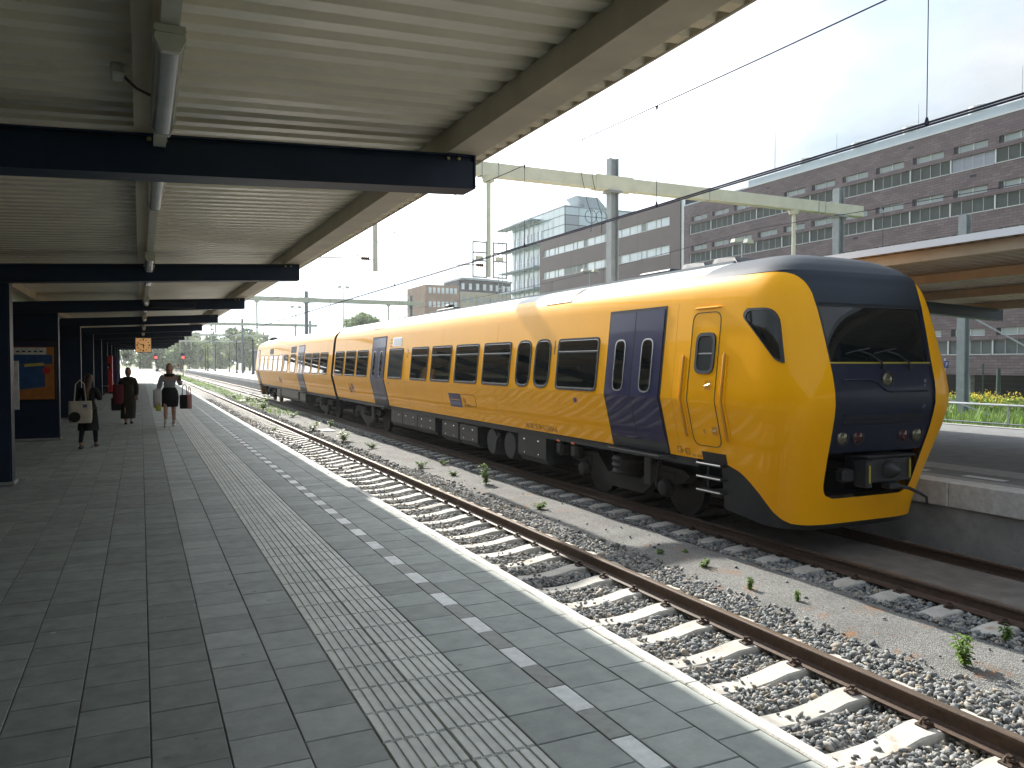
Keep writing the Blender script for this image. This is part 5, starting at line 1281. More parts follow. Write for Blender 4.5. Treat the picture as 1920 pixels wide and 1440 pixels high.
for k in range(9): MB().box(58.2, 58.3, 115.5+1.75*k, 115.6+1.75*k, 5, 25.1).build('grid_post', 'mast_grey', parent=gl)
M = MB(); M.add([(64,108.6,26.2),(68,108.6,26.2),(68,112,26.2),(64,112,26.2),(62.2,108.6,27.9),(66.2,108.6,27.9),(66.2,112,27.9),(62.2,112,27.9)], [(0,1,5,4),(4,5,6,7),(0,3,7,4),(1,2,6,5),(2,3,7,6)]); M.build('air_intake', 'roof_metal', parent=gl)
rod('roof_antenna', 62, 119.5, 26.21, 30.6, .10, 'short antenna mast on the glass office roof left of the corner'); rod('roof_antenna', 74, 110, 26.21, 30.2, .12, 'antenna with small aerials on the glass office roof beside the gantry mast')

fb = thing('far_office', (76, 190, -1.15), 'distant orange brick office with a curved cream wing at the end of the train', 'building')
MB().box(65.2, 74.4, 190, 205, -1.15, 21.4).build('wall', 'brick_orange', parent=fb)
arc = []
for k in range(9):
    u = k/8; arc.append((74.6+17*u, 190+5*u*u))
def wing(z0, z1, m, off, nm):
    M = MB(); vs = []
    for x, y in arc: vs += [(x, y+off, z0), (x, y+off, z1), (x, y+12, z1), (x, y+12, z0)]
    M.add(vs, [(4*i+k, 4*i+(k+1)%4, 4*i+4+(k+1)%4, 4*i+4+k) for i in range(8) for k in range(4)] + [(0,1,2,3), (32,33,34,35)]); M.build(nm, m, parent=fb)
wing(-1.15, 20.0, 'render_cream', 0, 'wall'); wing(20.0, 23.1, 'dark_reveal', .6, 'upper_storey'); wing(23.1, 23.6, 'roof_metal', -.6, 'roof')
for k in range(7):
    for z in (19.4, 15.9): 
        w = MB().box(66.1+1.15*k, 66.8+1.15*k, 189.9, 189.99, z-.05, z+1.3).build('window', 'sky_glass', parent=fb); MB().box(66.05+1.15*k, 66.85+1.15*k, 189.88, 189.985, z-.15, z-.06).build('sill', 'frame_white', parent=w)
for k in range(8):
    x, y = arc[k][0]+.6, arc[k][1]
    MB().box(x, x+1.0, y-.05+.25*k*.0, y+.2, 17.2, 18.5).build('window', 'office_glass', parent=fb); MB().box(x, x+.8, y+.45, y+.9, 20.6, 22.2).build('window', 'sky_glass', parent=fb)
# ------------------------------------------------------------------ trees, weeds, grass
def leaf_mat(name, col, var=.35):
    m = mat(name, col, .55, island=var, spec=.35); nt, b = nodes_of(m)
    b.inputs['Subsurface Weight'].default_value = 0.0
    tr = nt.nodes.new('ShaderNodeBsdfTranslucent'); ms_ = nt.nodes.new('ShaderNodeMixShader'); ms_.inputs[0].default_value = .38
    src = b.inputs['Base Color'].links[0].from_socket; nt.links.new(src, tr.inputs[0])
    out = nt.nodes['Material Output']; nt.links.new(b.outputs[0], ms_.inputs[1]); nt.links.new(tr.outputs[0], ms_.inputs[2]); nt.links.new(ms_.outputs[0], out.inputs[0])
leaf_mat('leaf_mid', (0.075, 0.135, 0.03)); leaf_mat('leaf_dark', (0.04, 0.08, 0.025)); leaf_mat('leaf_light', (0.12, 0.19, 0.05)); leaf_mat('leaf_far', (0.20, 0.27, 0.12)); leaf_mat('leaf_pale', (0.26, 0.33, 0.15)); leaf_mat('weed_leaf', (0.16, 0.26, 0.05), .35); leaf_mat('flower_yellow', (0.55, 0.45, 0.06), .25)  # far and pale leaf colours lightened to imitate glare at distance
mat('bark', (0.09, 0.07, 0.05), .9, noise=(6,.3), bump=(20,.6,.02))
def leaves(centres, radii, n, size, seed, flat=.5):
    g = np.random.default_rng(seed); k = len(centres); idx = g.integers(0, k, n); c = np.array(centres)[idx]; r = np.array(radii)[idx]
    d = g.normal(size=(n,3)); d /= np.linalg.norm(d,axis=1,keepdims=True); rad = g.uniform(.35,1.0,n)**.6
    p = c + d*(r*rad[:,None])
    a = g.normal(size=(n,3)); a /= np.linalg.norm(a,axis=1,keepdims=True); b = np.cross(a, d + g.normal(size=(n,3))*.5); b /= np.linalg.norm(b,axis=1,keepdims=True)+1e-9
    s = size*g.uniform(.6,1.5,n)[:,None]
    V = np.stack([p-a*s, p+b*s*.55, p+a*s, p-b*s*.55], 1).reshape(-1,3); F = np.arange(4*n).reshape(-1,4); return V, F
def tree(x, y, h, r, m, label, seed, n=1500, size=.38, zb=-1.15, group='trees beyond the station'):
    rr = random.Random(seed); t = thing('tree', (x, y, zb), label, 'tree', group)
    M = MB(); M.path([(x,y,zb),(x+.1,y,zb+h*.3),(x-.1,y+.1,zb+h*.6),(x,y,zb+h*.85)], [h*.028,h*.022,h*.014,h*.005], n=8)
    cs, rs = [], []
    for k in range(14):
        a = rr.uniform(0, 6.28); q = rr.uniform(.15,.75)*r; zz = zb + h*rr.uniform(.16 if group else .42,.92); q *= 1.15-.75*abs((zz-zb)/h-.55)
        cx, cy = x+math.cos(a)*q, y+math.sin(a)*q; cs.append((cx,cy,zz)); s = rr.uniform(.28,.5)*r; rs.append((s,s,s*.75))
        M.path([(x, y, zb+h*rr.uniform(.3,.5)), ((x+cx)/2,(y+cy)/2,(zz+zb+h*.45)/2), (cx,cy,zz)], [h*.010,h*.006,h*.002], n=5)
    M.build('trunk', 'bark', parent=t, smooth=60)
    V, F = leaves(cs, rs, n, size, seed); o = bulk('crown', V-np.array([x,y,zb]), F, m); o.parent = t
    return t
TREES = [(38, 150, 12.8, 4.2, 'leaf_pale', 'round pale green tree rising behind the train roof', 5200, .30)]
rt = random.Random(3)
names = ['far hedge-like tree', 'far leafy tree']
far = []
for k in range(16):
    Yv = rt.uniform(255, 330); px = 262 + 15*k + rt.uniform(-4,4)
    du = px-264; X = du*_c*Yv/(1480/_c - _s*du)
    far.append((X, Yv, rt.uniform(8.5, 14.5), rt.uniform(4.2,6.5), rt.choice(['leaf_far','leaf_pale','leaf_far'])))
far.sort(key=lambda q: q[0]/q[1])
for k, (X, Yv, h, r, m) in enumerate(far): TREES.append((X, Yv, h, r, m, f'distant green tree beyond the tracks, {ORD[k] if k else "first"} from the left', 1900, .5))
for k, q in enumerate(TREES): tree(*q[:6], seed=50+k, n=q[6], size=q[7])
# weeds on the path, each one a plant of its own
def weed(x, y, s, label, seed, tall=False, m='weed_leaf', z=-.855):
    s *= 1.2; rr = random.Random(seed); t = thing('weed', (x, y, z), label, 'weed', 'weeds on the gravel path')
    St, Lf = MB(), MB()
    for k in range(rr.randint(7, 10)):
        a = rr.uniform(0, 6.28); L = s*rr.uniform(.55, 1.0)*(1.0 if tall else .7); lean = rr.uniform(.1,.45) if tall else rr.uniform(.4, 1.0)
        tip = Vector((math.cos(a)*L*lean, math.sin(a)*L*lean, L*(1-.35*lean)))
        St.path([(x,y,z-.02), (x+tip.x*.4, y+tip.y*.4, z+tip.z*.55), (x+tip.x, y+tip.y, z+tip.z)], [.005,.004,.002], n=4)
        for j in range(rr.randint(10, 15)):
            u = rr.uniform(.1, 1.0); p = Vector((x,y,z)) + tip*u; b = rr.uniform(0, 6.28); ll = s*rr.uniform(.11,.24); ww = ll*.32
            d = Vector((math.cos(b), math.sin(b), rr.uniform(-.1,.7))).normalized(); q = d.cross(Vector((0,0,1))).normalized(); up = q.cross(d)
            Lf.add([p, p+d*ll*.35+q*ww+up*.004, p+d*ll*.7+q*ww*.8-up*.012, p+d*ll-up*.03, p+d*ll*.7-q*ww*.8-up*.012, p+d*ll*.35-q*ww+up*.004, p+d*ll*.5-up*.008], [(0,1,6),(1,2,6),(2,3,6),(3,4,6),(4,5,6),(5,0,6)])
    St.build('stem', m, parent=t); Lf.build('foliage', m, parent=t)
WEEDS = [(6.14,4.26,.27,1,'bushy green weed on the gravel near the right picture edge'),(7.05,4.5,.16,1,'weed at the right picture edge beside the track two ballast'),
 (6.10,6.75,.13,1,'small upright weed on the gravel below the train nose, right of two low ones'),(6.22,6.17,.12,1,'thin seedling on the gravel just right of the upright weed below the train nose'),
 (6.21,7.71,.15,0,'low green weed on the gravel in the train shadow corner'),(6.15,8.5,.09,0,'tiny flat weed on the gravel beside the pole shadow'),(6.45,8.36,.08,0,'tiny weed right of the pole shadow'),
 (6.16,12.0,.24,0,'round leafy weed where the pole shadow starts on the gravel'),(6.42,14.9,.42,1,'tall leafy weed standing alone on the gravel beside the train middle'),(6.03,17.9,.30,0,'bright leafy weed on the gravel edge left of the tall one'),
 (6.68,18.1,.22,0,'small round weed next to the train shadow edge'),(6.24,16.3,.20,0,'brownish low weed between the tall weed and the bright one'),(5.85,25.1,.55,0,'large green weed beside the pale concrete slab'),
 (5.75,29.6,.55,0,'leafy weed left of the pale concrete slab'),(6.1,22.6,.35,0,'weed on the gravel right of the large green one'),(6.6,30.5,.4,1,'weed behind the concrete slab near the train'),
 (6.3,37,.5,0,'weed on the gravel below the joint of the two cars'),(5.95,44,.7,0,'spreading weed on the gravel beside the rear car'),(6.4,47.5,.9,0,'big green weed clump beside the rear car'),(6.7,50,.9,0,'big green weed clump near the train end'),
 (6.3,54,.8,0,'weed clump level with the train end'),(6.0,58.5,.7,0,'green weed clump beyond the train end'),(4.6,31.0,.25,0,'pale weed growing between the sleepers of the near track')]
for k, (x, y, s, tl, lab) in enumerate(WEEDS): weed(x, y, s, lab, 200+k, bool(tl), z=-.855 if x > 5 else -.94)
# thin low green cover on the far path and the land behind the opposite platform
def blades(n, x0, x1, y0, y1, z, h, m, name, seed, label, cat, zf=None):
    g = np.random.default_rng(seed); x = g.uniform(x0,x1,n); y = g.uniform(y0,y1,n); hh = h*g.lognormal(0,.35,n); a = g.uniform(0,6.28,n); le = hh*g.uniform(.1,.6,n); w = hh*.12
    zz = np.full(n, z) if zf is None else zf(x, y)
    ca, sa = np.cos(a), np.sin(a)
    V = np.stack([np.stack([x-sa*w,y+ca*w,zz],1), np.stack([x+sa*w,y-ca*w,zz],1), np.stack([x+ca*le,y+sa*le,zz+hh],1)], 1).reshape(-1,3)
    return bulk(name, V, np.arange(3*n).reshape(-1,3), m, kind='stuff', label=label, category=cat)
blades(2600, 5.75, 7.0, 38, 75, -.87, .10, 'weed_leaf', 'ground_cover', 5, 'thin green ground cover on the far gravel path', 'ground cover')
blades(4000, 5.6, 7.1, 75, 180, -.9, .16, 'weed_leaf', 'ground_cover', 6, 'green ground cover between the tracks far away', 'ground cover')
bank = MB().add([(19.95,-10,-.75),(24,-10,-.55),(34,-10,-.75),(54,-10,-1.0),(19.95,90,-.75),(24,90,-.55),(34,90,-.75),(54,90,-1.0)], [(0,1,5,4),(1,2,6,5),(2,3,7,6)])
bank.build('grass_bank', 'grass_ground', kind='structure', smooth=40)
bz = lambda x, y: np.interp(x, [19.95,24,34,54], [-.75,-.55,-.75,-1.0])
blades(60000, 20.3, 45, 9, 34, 0, .20, 'leaf_light', 'grass', 8, 'rough green grass behind the opposite platform', 'grass', bz)
blades(7000, 20.3, 45, 9, 34, 0, .32, 'weed_leaf', 'grass', 9, 'taller bright grass tufts behind the opposite platform', 'grass', bz)
def flowers():
    g = np.random.default_rng(4); cs, rs = [], []
    for k in range(46):
        x, y = g.uniform(36, 42), 0; y = x/ (1.38 + .22*g.random()); cs.append((x, y, bz(x,y)+g.uniform(.35,.85))); rs.append((.35,.35,.22))
    V, F = leaves(cs, rs, 700, .055, 12); bulk('wildflowers', V, F, 'flower_yellow', kind='stuff', label='yellow wildflowers in front of the brick office', category='flowers')
    V, F = leaves([(a,b,c-.35) for a,b,c in cs], [(.4,.4,.35)]*len(cs), 2500, .09, 13); bulk('flower_stems', V, F, 'weed_leaf', kind='stuff', label='green stems below the yellow wildflowers', category='plants')
flowers()
# ------------------------------------------------------------------ railing, fence, signs behind the opposite platform
rl_ = thing('railing', (20.15, 12, -.5), 'low galvanised pipe railing along the back of the opposite platform', 'railing')
MB().tube((20.15,-5,.55),(20.15,70,.55),.03,n=8).build('top_rail', 'galvanised', parent=rl_); MB().tube((20.15,-5,.06),(20.15,70,.06),.02,n=8).build('lower_rail', 'galvanised', parent=rl_)
for k in range(24): MB().tube((20.15,.9+3*k,-.7),(20.15,.9+3*k,.55),.025,n=8).build('post', 'galvanised', parent=rl_)
mat('fence_green', (0.02, 0.045, 0.035), .5)
fn = thing('wire_fence', (46, 25, -1), 'dark green wire fence in front of the brick office undercroft', 'fence')
for k in range(14): MB().box(46,46.07,18+2.6*k,18.07+2.6*k,-1.1,1.6).build('post', 'fence_green', parent=fn)
for k in range(8): MB().box(46.02,46.04,18,52,-.8+.3*k,-.785+.3*k).build('wire', 'fence_green', parent=fn)
for k, (x, y, h) in enumerate(((43, 24.6, 4.4), (45, 29.4, 2.2), (41.5, 30.5, 2.0))):
    t = thing('street_post', (x, y, -1.1), ['tall dark post with a small lamp right of the grey line mast', 'short dark post before the brick office, nearer the camera side', 'slim dark post beside the blue sign'][k], 'post')
    MB().tube((x,y,-1.1),(x,y,h-.9),.14,.10,n=8).build('shaft', 'fence_green', parent=t)
    if k == 0:
        MB().bbox(x-.5,x+.15,y-.12,y+.12,h-.92,h-.72,.04).build('lamp_head', 'gantry_cream', parent=t)
sgn = thing('parking_sign', (41.6, 30.2, -1.1), 'small blue square sign on a post left of the grey line mast', 'sign')
MB().tube((41.6,30.3,-1.1),(41.6,30.3,1.9),.04,n=6).build('post', 'galvanised', parent=sgn); MB().bbox(41.42,41.78,30.2,30.24,1.35,1.75,.01).build('panel', 'sign_blue', parent=sgn)
vs, fs = text_geo('P', .38); MB().add([(41.49+a,30.193,1.41+b) for a, b in vs], fs).build('letter', 'sign_white', parent=sgn)

# ------------------------------------------------------------------ far end of the station
mat('signal_red', (0.5, 0.01, 0.01), .4, emit=((1, .04, .03), 3.0))
for x, y, lab in ((6.75, 150, 'red signal light on a post right of the second track ahead'), (2.45, 152, 'red signal light left above the near track far ahead')):
    t = thing('rail_signal', (x, y, -1), lab, 'signal')
    MB().tube((x,y,-1),(x,y,2.4),.07,n=8).build('post', 'black', parent=t); MB().bbox(x-.28,x+.28,y-.1,y+.14,2.2,3.3,.06).build('head', 'black', parent=t)
    MB().lathe([(.22,-.0),(.18,-.03),(0,-.05)], (x, y-.1, 2.55), 'y', 12).build('lens', 'signal_red', parent=t)
ft = thing('far_train', (11.9, 292, RT), 'small yellow train with dark front far down the line', 'train')
MB().bbox(10.6,13.3,290.3,345,-.1,2.6,.25).build('body', 'train_yellow', parent=ft); MB().bbox(11.1,12.8,290.1,290.32,.2,2.5,.06).build('front', 'train_front_navy', parent=ft)
MB().bbox(10.8,13.1,290.6,345,2.6,2.85,.1).build('roof', 'train_roof', parent=ft); MB().box(10.7,13.2,291,344,-.65,-.1).build('underframe', 'black', parent=ft)
for k in range(12): MB().box(10.585,10.6,292+4.2*k,295.4+4.2*k,1.1,2.0).build('window', 'train_glass', parent=ft)
MB().bbox(11.25,12.65,290.08,290.11,1.2,2.2,.02).build('windscreen', 'train_glass', parent=ft)
# lamp posts and a board on the far part of the opposite platform
for k, (x, y) in enumerate(((14.25,116),(11.76,163),(12.9,160),(14.6,152),(16.0,142),(13.6,130),(15.4,124),(12.2,175))):
    t = thing('platform_post', (x, y, 0), f'thin dark post on the far sunlit platform, {ORD[sorted([116,163,160,152,142,130,124,175]).index(y)]} from the camera', 'post', 'posts on the far platform')
    MB().tube((x,y,0),(x,y,5.0),.09,.06,n=8).lathe([(.16,0),(.16,.25),(.09,.3)],(x,y,0),'z',8).build('shaft', 'dark_grey', parent=t)
    MB().box(x-.5,x+.1,y-.06,y+.06,4.96,5.06).build('arm', 'dark_grey', parent=t)
bd = thing('info_board', (19.5, 130, 0), 'white information board among the posts on the far platform', 'sign board')
MB().bbox(18.0,20.0,140,140.1,.9,3.6,.03).build('panel', 'sign_white', parent=bd)
for z in (1.5, 2.2, 2.8): MB().box(18.3,19.4,139.97,139.995,z,z+.3).build('print', 'sign_blue', parent=bd)
for x in (18.2,19.8): MB().box(x-.06,x+.06,140.1,140.2,0,3.4).build('post', 'dark_grey', parent=bd)
mat('shed_grey', (0.13, 0.15, 0.16), .8, noise=(.4,.2))
sh = thing('trackside_shed', (34, 205, -1.1), 'long low grey shed behind the posts at the far platform', 'shed')
MB().bbox(26,44,205,212,-1.1,4.6,.05).build('wall', 'shed_grey', parent=sh); MB().bbox(25.6,44.4,204.6,212.4,4.6,4.9,.05).build('roof', 'roof_metal', parent=sh)

# ------------------------------------------------------------------ people
mat('skin', (0.42, 0.24, 0.17), .55); mat('skin_tan', (0.33, 0.18, 0.12), .55); mat('hair_blond', (0.36, 0.20, 0.07), .5, noise=(60,.4), stretch=(1,1,.1)); mat('hair_brown', (0.055, 0.024, 0.012), .45, noise=(60,.4), stretch=(1,1,.1)); mat('hair_dark', (0.018, 0.011, 0.008), .5)
mat('cloth_grey', (0.26, 0.26, 0.28), .9, noise=(12,.25), bump=(14,.5,.02)); mat('cloth_black', (0.012, 0.012, 0.014), .9, noise=(9,.3), bump=(12,.4,.02)); mat('cloth_olive', (0.035, 0.033, 0.025), .9, noise=(9,.3), bump=(12,.4,.02)); mat('cloth_dark', (0.016, 0.015, 0.017), .9, noise=(9,.3))
mat('canvas', (0.46, 0.42, 0.33), .9, noise=(9,.15), bump=(30,.3,.01)); mat('bag_red', (0.11, 0.01, 0.02), .7); mat('bag_white', (0.5, 0.48, 0.45), .6); mat('bag_pink', (0.35, 0.16, 0.14), .6); mat('bag_yellow', (0.4, 0.36, 0.05), .6); mat('sock_white', (0.6, 0.6, 0.58), .9); mat('shoe_dark', (0.02, 0.02, 0.022), .6)
def skin_mesh(name, nodes, edges, m, root, mat_extra=None, sub=1):
    """skeleton of joints {key: (x, y, z, rx, ry)} grown into one continuous surface"""
    keys = list(nodes); me = bpy.data.meshes.new(name); me.from_pydata([nodes[k][:3] for k in keys], [(keys.index(a), keys.index(b)) for a, b in edges], [])
    o = bpy.data.objects.new(name, me); COL.objects.link(o)
    md = o.modifiers.new('skin', 'SKIN'); md.use_smooth_shade = True; md.branch_smoothing = .6
    for k, sv in zip(keys, me.skin_vertices[0].data):
        sv.radius = (nodes[k][3], nodes[k][4]); sv.use_root = (k == root)
    sd = o.modifiers.new('sub', 'SUBSURF'); sd.levels = sd.render_levels = sub
    dg = bpy.context.evaluated_depsgraph_get(); em = bpy.data.meshes.new_from_object(o.evaluated_get(dg))
    bpy.data.objects.remove(o); em.name = name; em.materials.clear(); em.materials.append(MATS[m])
    em.polygons.foreach_set('use_smooth', [True]*len(em.polygons)); return em
def attach(name, me, parent):
    o = bpy.data.objects.new(name, me); COL.objects.link(o); o.parent = parent; return o
def ellipsoid(c, r, n=14, k=10, f=None):
    M = MB(); vs = []
    for i in range(k+1):
        t = math.pi*i/k
        for j in range(n):
            a = 2*math.pi*j/n; p = Vector((math.sin(t)*math.cos(a), math.sin(t)*math.sin(a), math.cos(t)))
            if f: p = f(p)
            vs.append((c[0]+p.x*r[0], c[1]+p.y*r[1], c[2]+p.z*r[2]))
    return M.add(vs, [(i*n+j, i*n+(j+1)%n, (i+1)*n+(j+1)%n, (i+1)*n+j) for i in range(k) for j in range(n)])
def add_to(me, M):
    bm = bmesh.new(); bm.from_mesh(me); t = bpy.data.meshes.new('tmp'); t.from_pydata(M.v, [], M.f); bm.from_mesh(t); bm.to_mesh(me); bm.free(); bpy.data.meshes.remove(t)
    me.polygons.foreach_set('use_smooth', [True]*len(me.polygons))
def person(x, y, h, face, label, joints, skin, hair, top, bottom, hairlen, rz):
    """joints in units of body height, y forward; returns the Empty-like root mesh"""
    t = thing('person', (x, y, 0), label, 'person'); t.rotation_euler = (0, 0, rz)
    J = {k: tuple(c*h for c in v) for k, v in joints.items()}
    E_ = [('pelvis','waist'),('waist','chest'),('chest','neck'),('neck','head'),('head','crown')]
    for s in 'lr': E_ += [('chest','sh'+s),('sh'+s,'el'+s),('el'+s,'wr'+s),('wr'+s,'ha'+s),('pelvis','hip'+s),('hip'+s,'kn'+s),('kn'+s,'an'+s),('an'+s,'toe'+s)]
    me = skin_mesh('body', J, E_, skin, 'pelvis', sub=2)
    ext = MB()
    for s in 'lr':                                   # five fingers on each hand
        w, hd = Vector(J['wr'+s][:3]), Vector(J['ha'+s][:3]); d = (hd-w).normalized(); q = d.cross(Vector((0,1,0))).normalized()
        if q.length < .1: q = Vector((1,0,0))
        for k in range(4):
            o = q*(k-1.5)*.011*h; L = h*(.040,.046,.043,.034)[k]; ext.path([hd+o, hd+o+d*L*.6, hd+o+d*L+Vector((0,.008,0))*h], [.0055*h,.005*h,.0035*h], n=6)
        ext.path([w+q*.014*h+d*.01*h, w+q*.030*h+d*.03*h, w+q*.032*h+d*.05*h], [.006*h,.0055*h,.004*h], n=6)
    hc = Vector(J['head'][:3]); 
    hd_ = ellipsoid((hc.x, hc.y, hc.z+.012*h), (.043*h,.055*h,.066*h), f=lambda p: Vector((p.x*(1-.18*max(0,-p.z)), p.y*(1-.08*max(0,-p.z)), p.z)))
    ext.add(hd_.v, hd_.f)
    ext.add(*(lambda M: (M.v, M.f))(ellipsoid((hc.x, hc.y+.056*h, hc.z+.004*h), (.008*h,.012*h,.014*h), 8, 6)))
    for s in (-1, 1): ext.add(*(lambda M: (M.v, M.f))(ellipsoid((hc.x+s*.043*h, hc.y, hc.z+.005*h), (.006*h,.012*h,.017*h), 8, 6)))
    add_to(me, ext); body = attach('body', me, t)
    for s in (-1, 1):
        e = ellipsoid((hc.x+s*.017*h, hc.y+.050*h, hc.z+.016*h), (.007*h,.005*h,.004*h), 8, 6); attach('eye', e.mesh('eye', 'hair_dark'), t)
    m_ = ellipsoid((hc.x, hc.y+.051*h, hc.z-.028*h), (.013*h,.005*h,.004*h), 8, 6); attach('mouth', m_.mesh('mouth', 'bag_pink'), t)
    # hair: a cap over the skull with a fall down the back
    def hf(p):
        q = p.copy()
        if p.y > .35 and p.z < .45: q.y = .35 + (p.y-.35)*.25
        if p.z < 0: q.z = p.z*hairlen; u = min(1,-p.z*1.4); q.x = q.x*(1+.12*u) if hairlen < 3 else (p.x/max(.25,math.hypot(p.x,p.y)))*(1-.35*u*u); q.y = min(q.y, .25) - .05 - (2.0*u if hairlen > 3 else 0)
        return q
    hr = ellipsoid((hc.x, hc.y-.008*h, hc.z+.022*h), (.050*h,.060*h,.070*h), 18, 14, hf)
    hm = hr.mesh('hair', hair, smooth=80); attach('hair', hm, t)
    return t, J, h
def garment(t, J, keys, edges, m, name, grow, root, over=None):
    N = {k: (*J[k][:3], J[k][3]*grow, J[k][4]*grow) for k in keys}
    if over: N.update(over)
    attach(name, skin_mesh(name, N, edges, m, root, sub=2), t)
def cone_skirt(t, h, rows, m, name, wob=.06, n=28, seed=1):
    rr = random.Random(seed); ph = rr.uniform(0,6); M = MB(); vs = []
    for i, (cx, cy, z, rx, ry) in enumerate(rows):
        a_ = wob*i/(len(rows)-1)
        for j in range(n):
            a = 2*math.pi*j/n; q = 1 + a_*math.sin(a*5+ph) + a_*.5*math.sin(a*9+ph*2)
            vs.append(((cx+math.cos(a)*rx*q)*h, (cy+math.sin(a)*ry*q)*h, z*h))
    M.add(vs, [(i*n+j, i*n+(j+1)%n, (i+1)*n+(j+1)%n, (i+1)*n+j) for i in range(len(rows)-1) for j in range(n)] + [tuple(range(n))])
    attach(name, M.mesh(name, m, smooth=60), t)
def walk(step=.09, arms=None, lean=0.0):
    j = {'pelvis':(0,0,.53,.075,.055),'waist':(0,.0+lean*.3,.62,.062,.046),'chest':(0,.005+lean*.7,.73,.078,.055),'neck':(0,.01+lean,.845,.028,.028),'head':(0,.018+lean*1.2,.915,.036,.042),'crown':(0,.016+lean*1.2,.955,.030,.035)}
    for s, sg in (('l',-1),('r',1)):
        f_ = step*sg
        j.update({'hip'+s:(sg*.052,0,.50,.052,.052),'kn'+s:(sg*.052,f_*.75+.02,.285,.034,.036),'an'+s:(sg*.05,f_*1.15-(.02 if sg < 0 else 0),.05 + (.02 if f_ < 0 else 0),.021,.024),'toe'+s:(sg*.056,f_*1.15+.075,.016 + (.005 if f_ < 0 else 0),.020,.014),
                  'sh'+s:(sg*.105,.0+lean*.8,.80,.036,.034),'el'+s:(sg*.135,-.03-f_*.4+lean*.5,.635,.026,.026),'wr'+s:(sg*.13,.03-f_*.7+lean*.5,.505,.018,.016),'ha'+s:(sg*.128,.04-f_*.7+lean*.5,.47,.022,.014)})
    if arms: j.update(arms)
    return j
def shoes(t, J, h, m, sock=None):
    for s in 'lr':
        a, b = Vector(J['an'+s][:3]), Vector(J['toe'+s][:3])
        M = ellipsoid(((a.x+b.x)/2, (a.y+b.y)/2-.008*h, .022*h), (.026*h,.070*h,.024*h), 14, 8, lambda p: Vector((p.x, p.y, max(p.z, -.85)))); attach('shoe', M.mesh('shoe', m, smooth=60), t)
        if sock: attach('sock', MB().tube((a.x,a.y,.03*h),(a.x,a.y-.004*h,.125*h),.030*h,.030*h,n=12).mesh('sock', sock, smooth=40), t)
ARM = lambda s: [('sh'+s,'el'+s),('el'+s,'wr'+s)]
# woman in grey top and black skirt, walking towards the camera with bags and a phone
arms = {'elr':(.150,-.01,.64,.027,.027),'wrr':(.175,.03,.545,.018,.016),'har':(.178,.035,.515,.020,.014),'shr':(.112,0,.80,.036,.034),'shl':(-.112,0,.80,.036,.034),'ell':(-.165,-.01,.66,.026,.026),'wrl':(-.150,.095,.725,.018,.016),'hal':(-.145,.105,.755,.020,.014)}
J0 = walk(.07); 
J0.update(arms)
pA, JA, hA = person(.67, 22.2, 1.63, 0, 'person in grey top, black skirt and white socks walking with shopping bags', J0, 'skin', 'hair_blond', None, None, 2.6, math.pi-.15)
garment(pA, JA, ['pelvis','waist','chest','shl','shr','ell','elr','wrl','wrr'], [('pelvis','waist'),('waist','chest'),('chest','shl'),('chest','shr')]+ARM('l')+ARM('r'), 'cloth_grey', 'top', 1.5, 'chest')
cone_skirt(pA, hA, [(0,0,.62,.092,.075),(0,0,.56,.122,.09),(0,0,.47,.132,.098),(0,0,.38,.128,.096),(0,0,.315,.116,.09)], 'cloth_black', 'skirt', .02, seed=2)
attach('scarf', MB().lathe([(.045*hA,.83*hA),(.075*hA,.84*hA),(.080*hA,.815*hA),(.060*hA,.79*hA),(.04*hA,.80*hA)], (0,.012*hA,0), 'z', 16).mesh('scarf', 'cloth_dark', smooth=60), pA)
shoes(pA, JA, hA, 'sock_white', 'sock_white')
def bag(name, x, y, z, w, d, hh, m, label, rz=0, handle=True, extra=None, hm=None):
    t = thing(name, (x, y, z), label, 'bag'); M = MB(); vs = []
    for q, kx, ky in ((0,.92,.9),(.12,1.0,1.05),(.5,1.03,1.15),(.85,1.0,.8),(1,.97,.35)):
        for j in range(16):
            a = 2*math.pi*j/16; cx = math.copysign(abs(math.cos(a))**.5, math.cos(a)); cy = math.copysign(abs(math.sin(a))**.6, math.sin(a)); vs.append((x+cx*w/2*kx, y+cy*d/2*ky, z+hh*q))
    M.add(vs, [(i*16+j, i*16+(j+1)%16, (i+1)*16+(j+1)%16, (i+1)*16+j) for i in range(4) for j in range(16)] + [tuple(range(16)), tuple(range(64,80))]); M.build('sack', m, parent=t, smooth=50)
    if handle:
        for dy in (-.02, .02): MB().path([(x-w*.25,y+dy,z+hh*.96),(x-w*.18,y+dy,z+hh+handle*.8),(x,y+dy,z+hh+handle),(x+w*.18,y+dy,z+hh+handle*.8),(x+w*.25,y+dy,z+hh*.96)], .010, n=6).build('handle', hm or m, parent=t)
    return t
bag('shopping_bag', .38, 22.12, .50, .20, .14, .46, 'bag_white', 'white carrier bag in the right hand of the person in grey', handle=.02)
bag('shopping_bag', .40, 22.03, .42, .13, .10, .14, 'bag_yellow', 'small yellow bag below the white carrier bag', handle=.08)
bag('shopping_bag', 1.02, 22.08, .46, .24, .16, .36, 'cloth_black', 'black bag on the arm of the person in grey', handle=.28)
bag('shopping_bag', 1.13, 22.0, .46, .12, .10, .36, 'bag_pink', 'pinkish paper bag beside the black bag', handle=.22)
ph = MB().bbox(.875,.935,21.98,21.995,1.19,1.33,.006); ph.build('phone', 'black', loc=(.9,22,1.2), label='dark phone held up by the person in grey', category='phone')
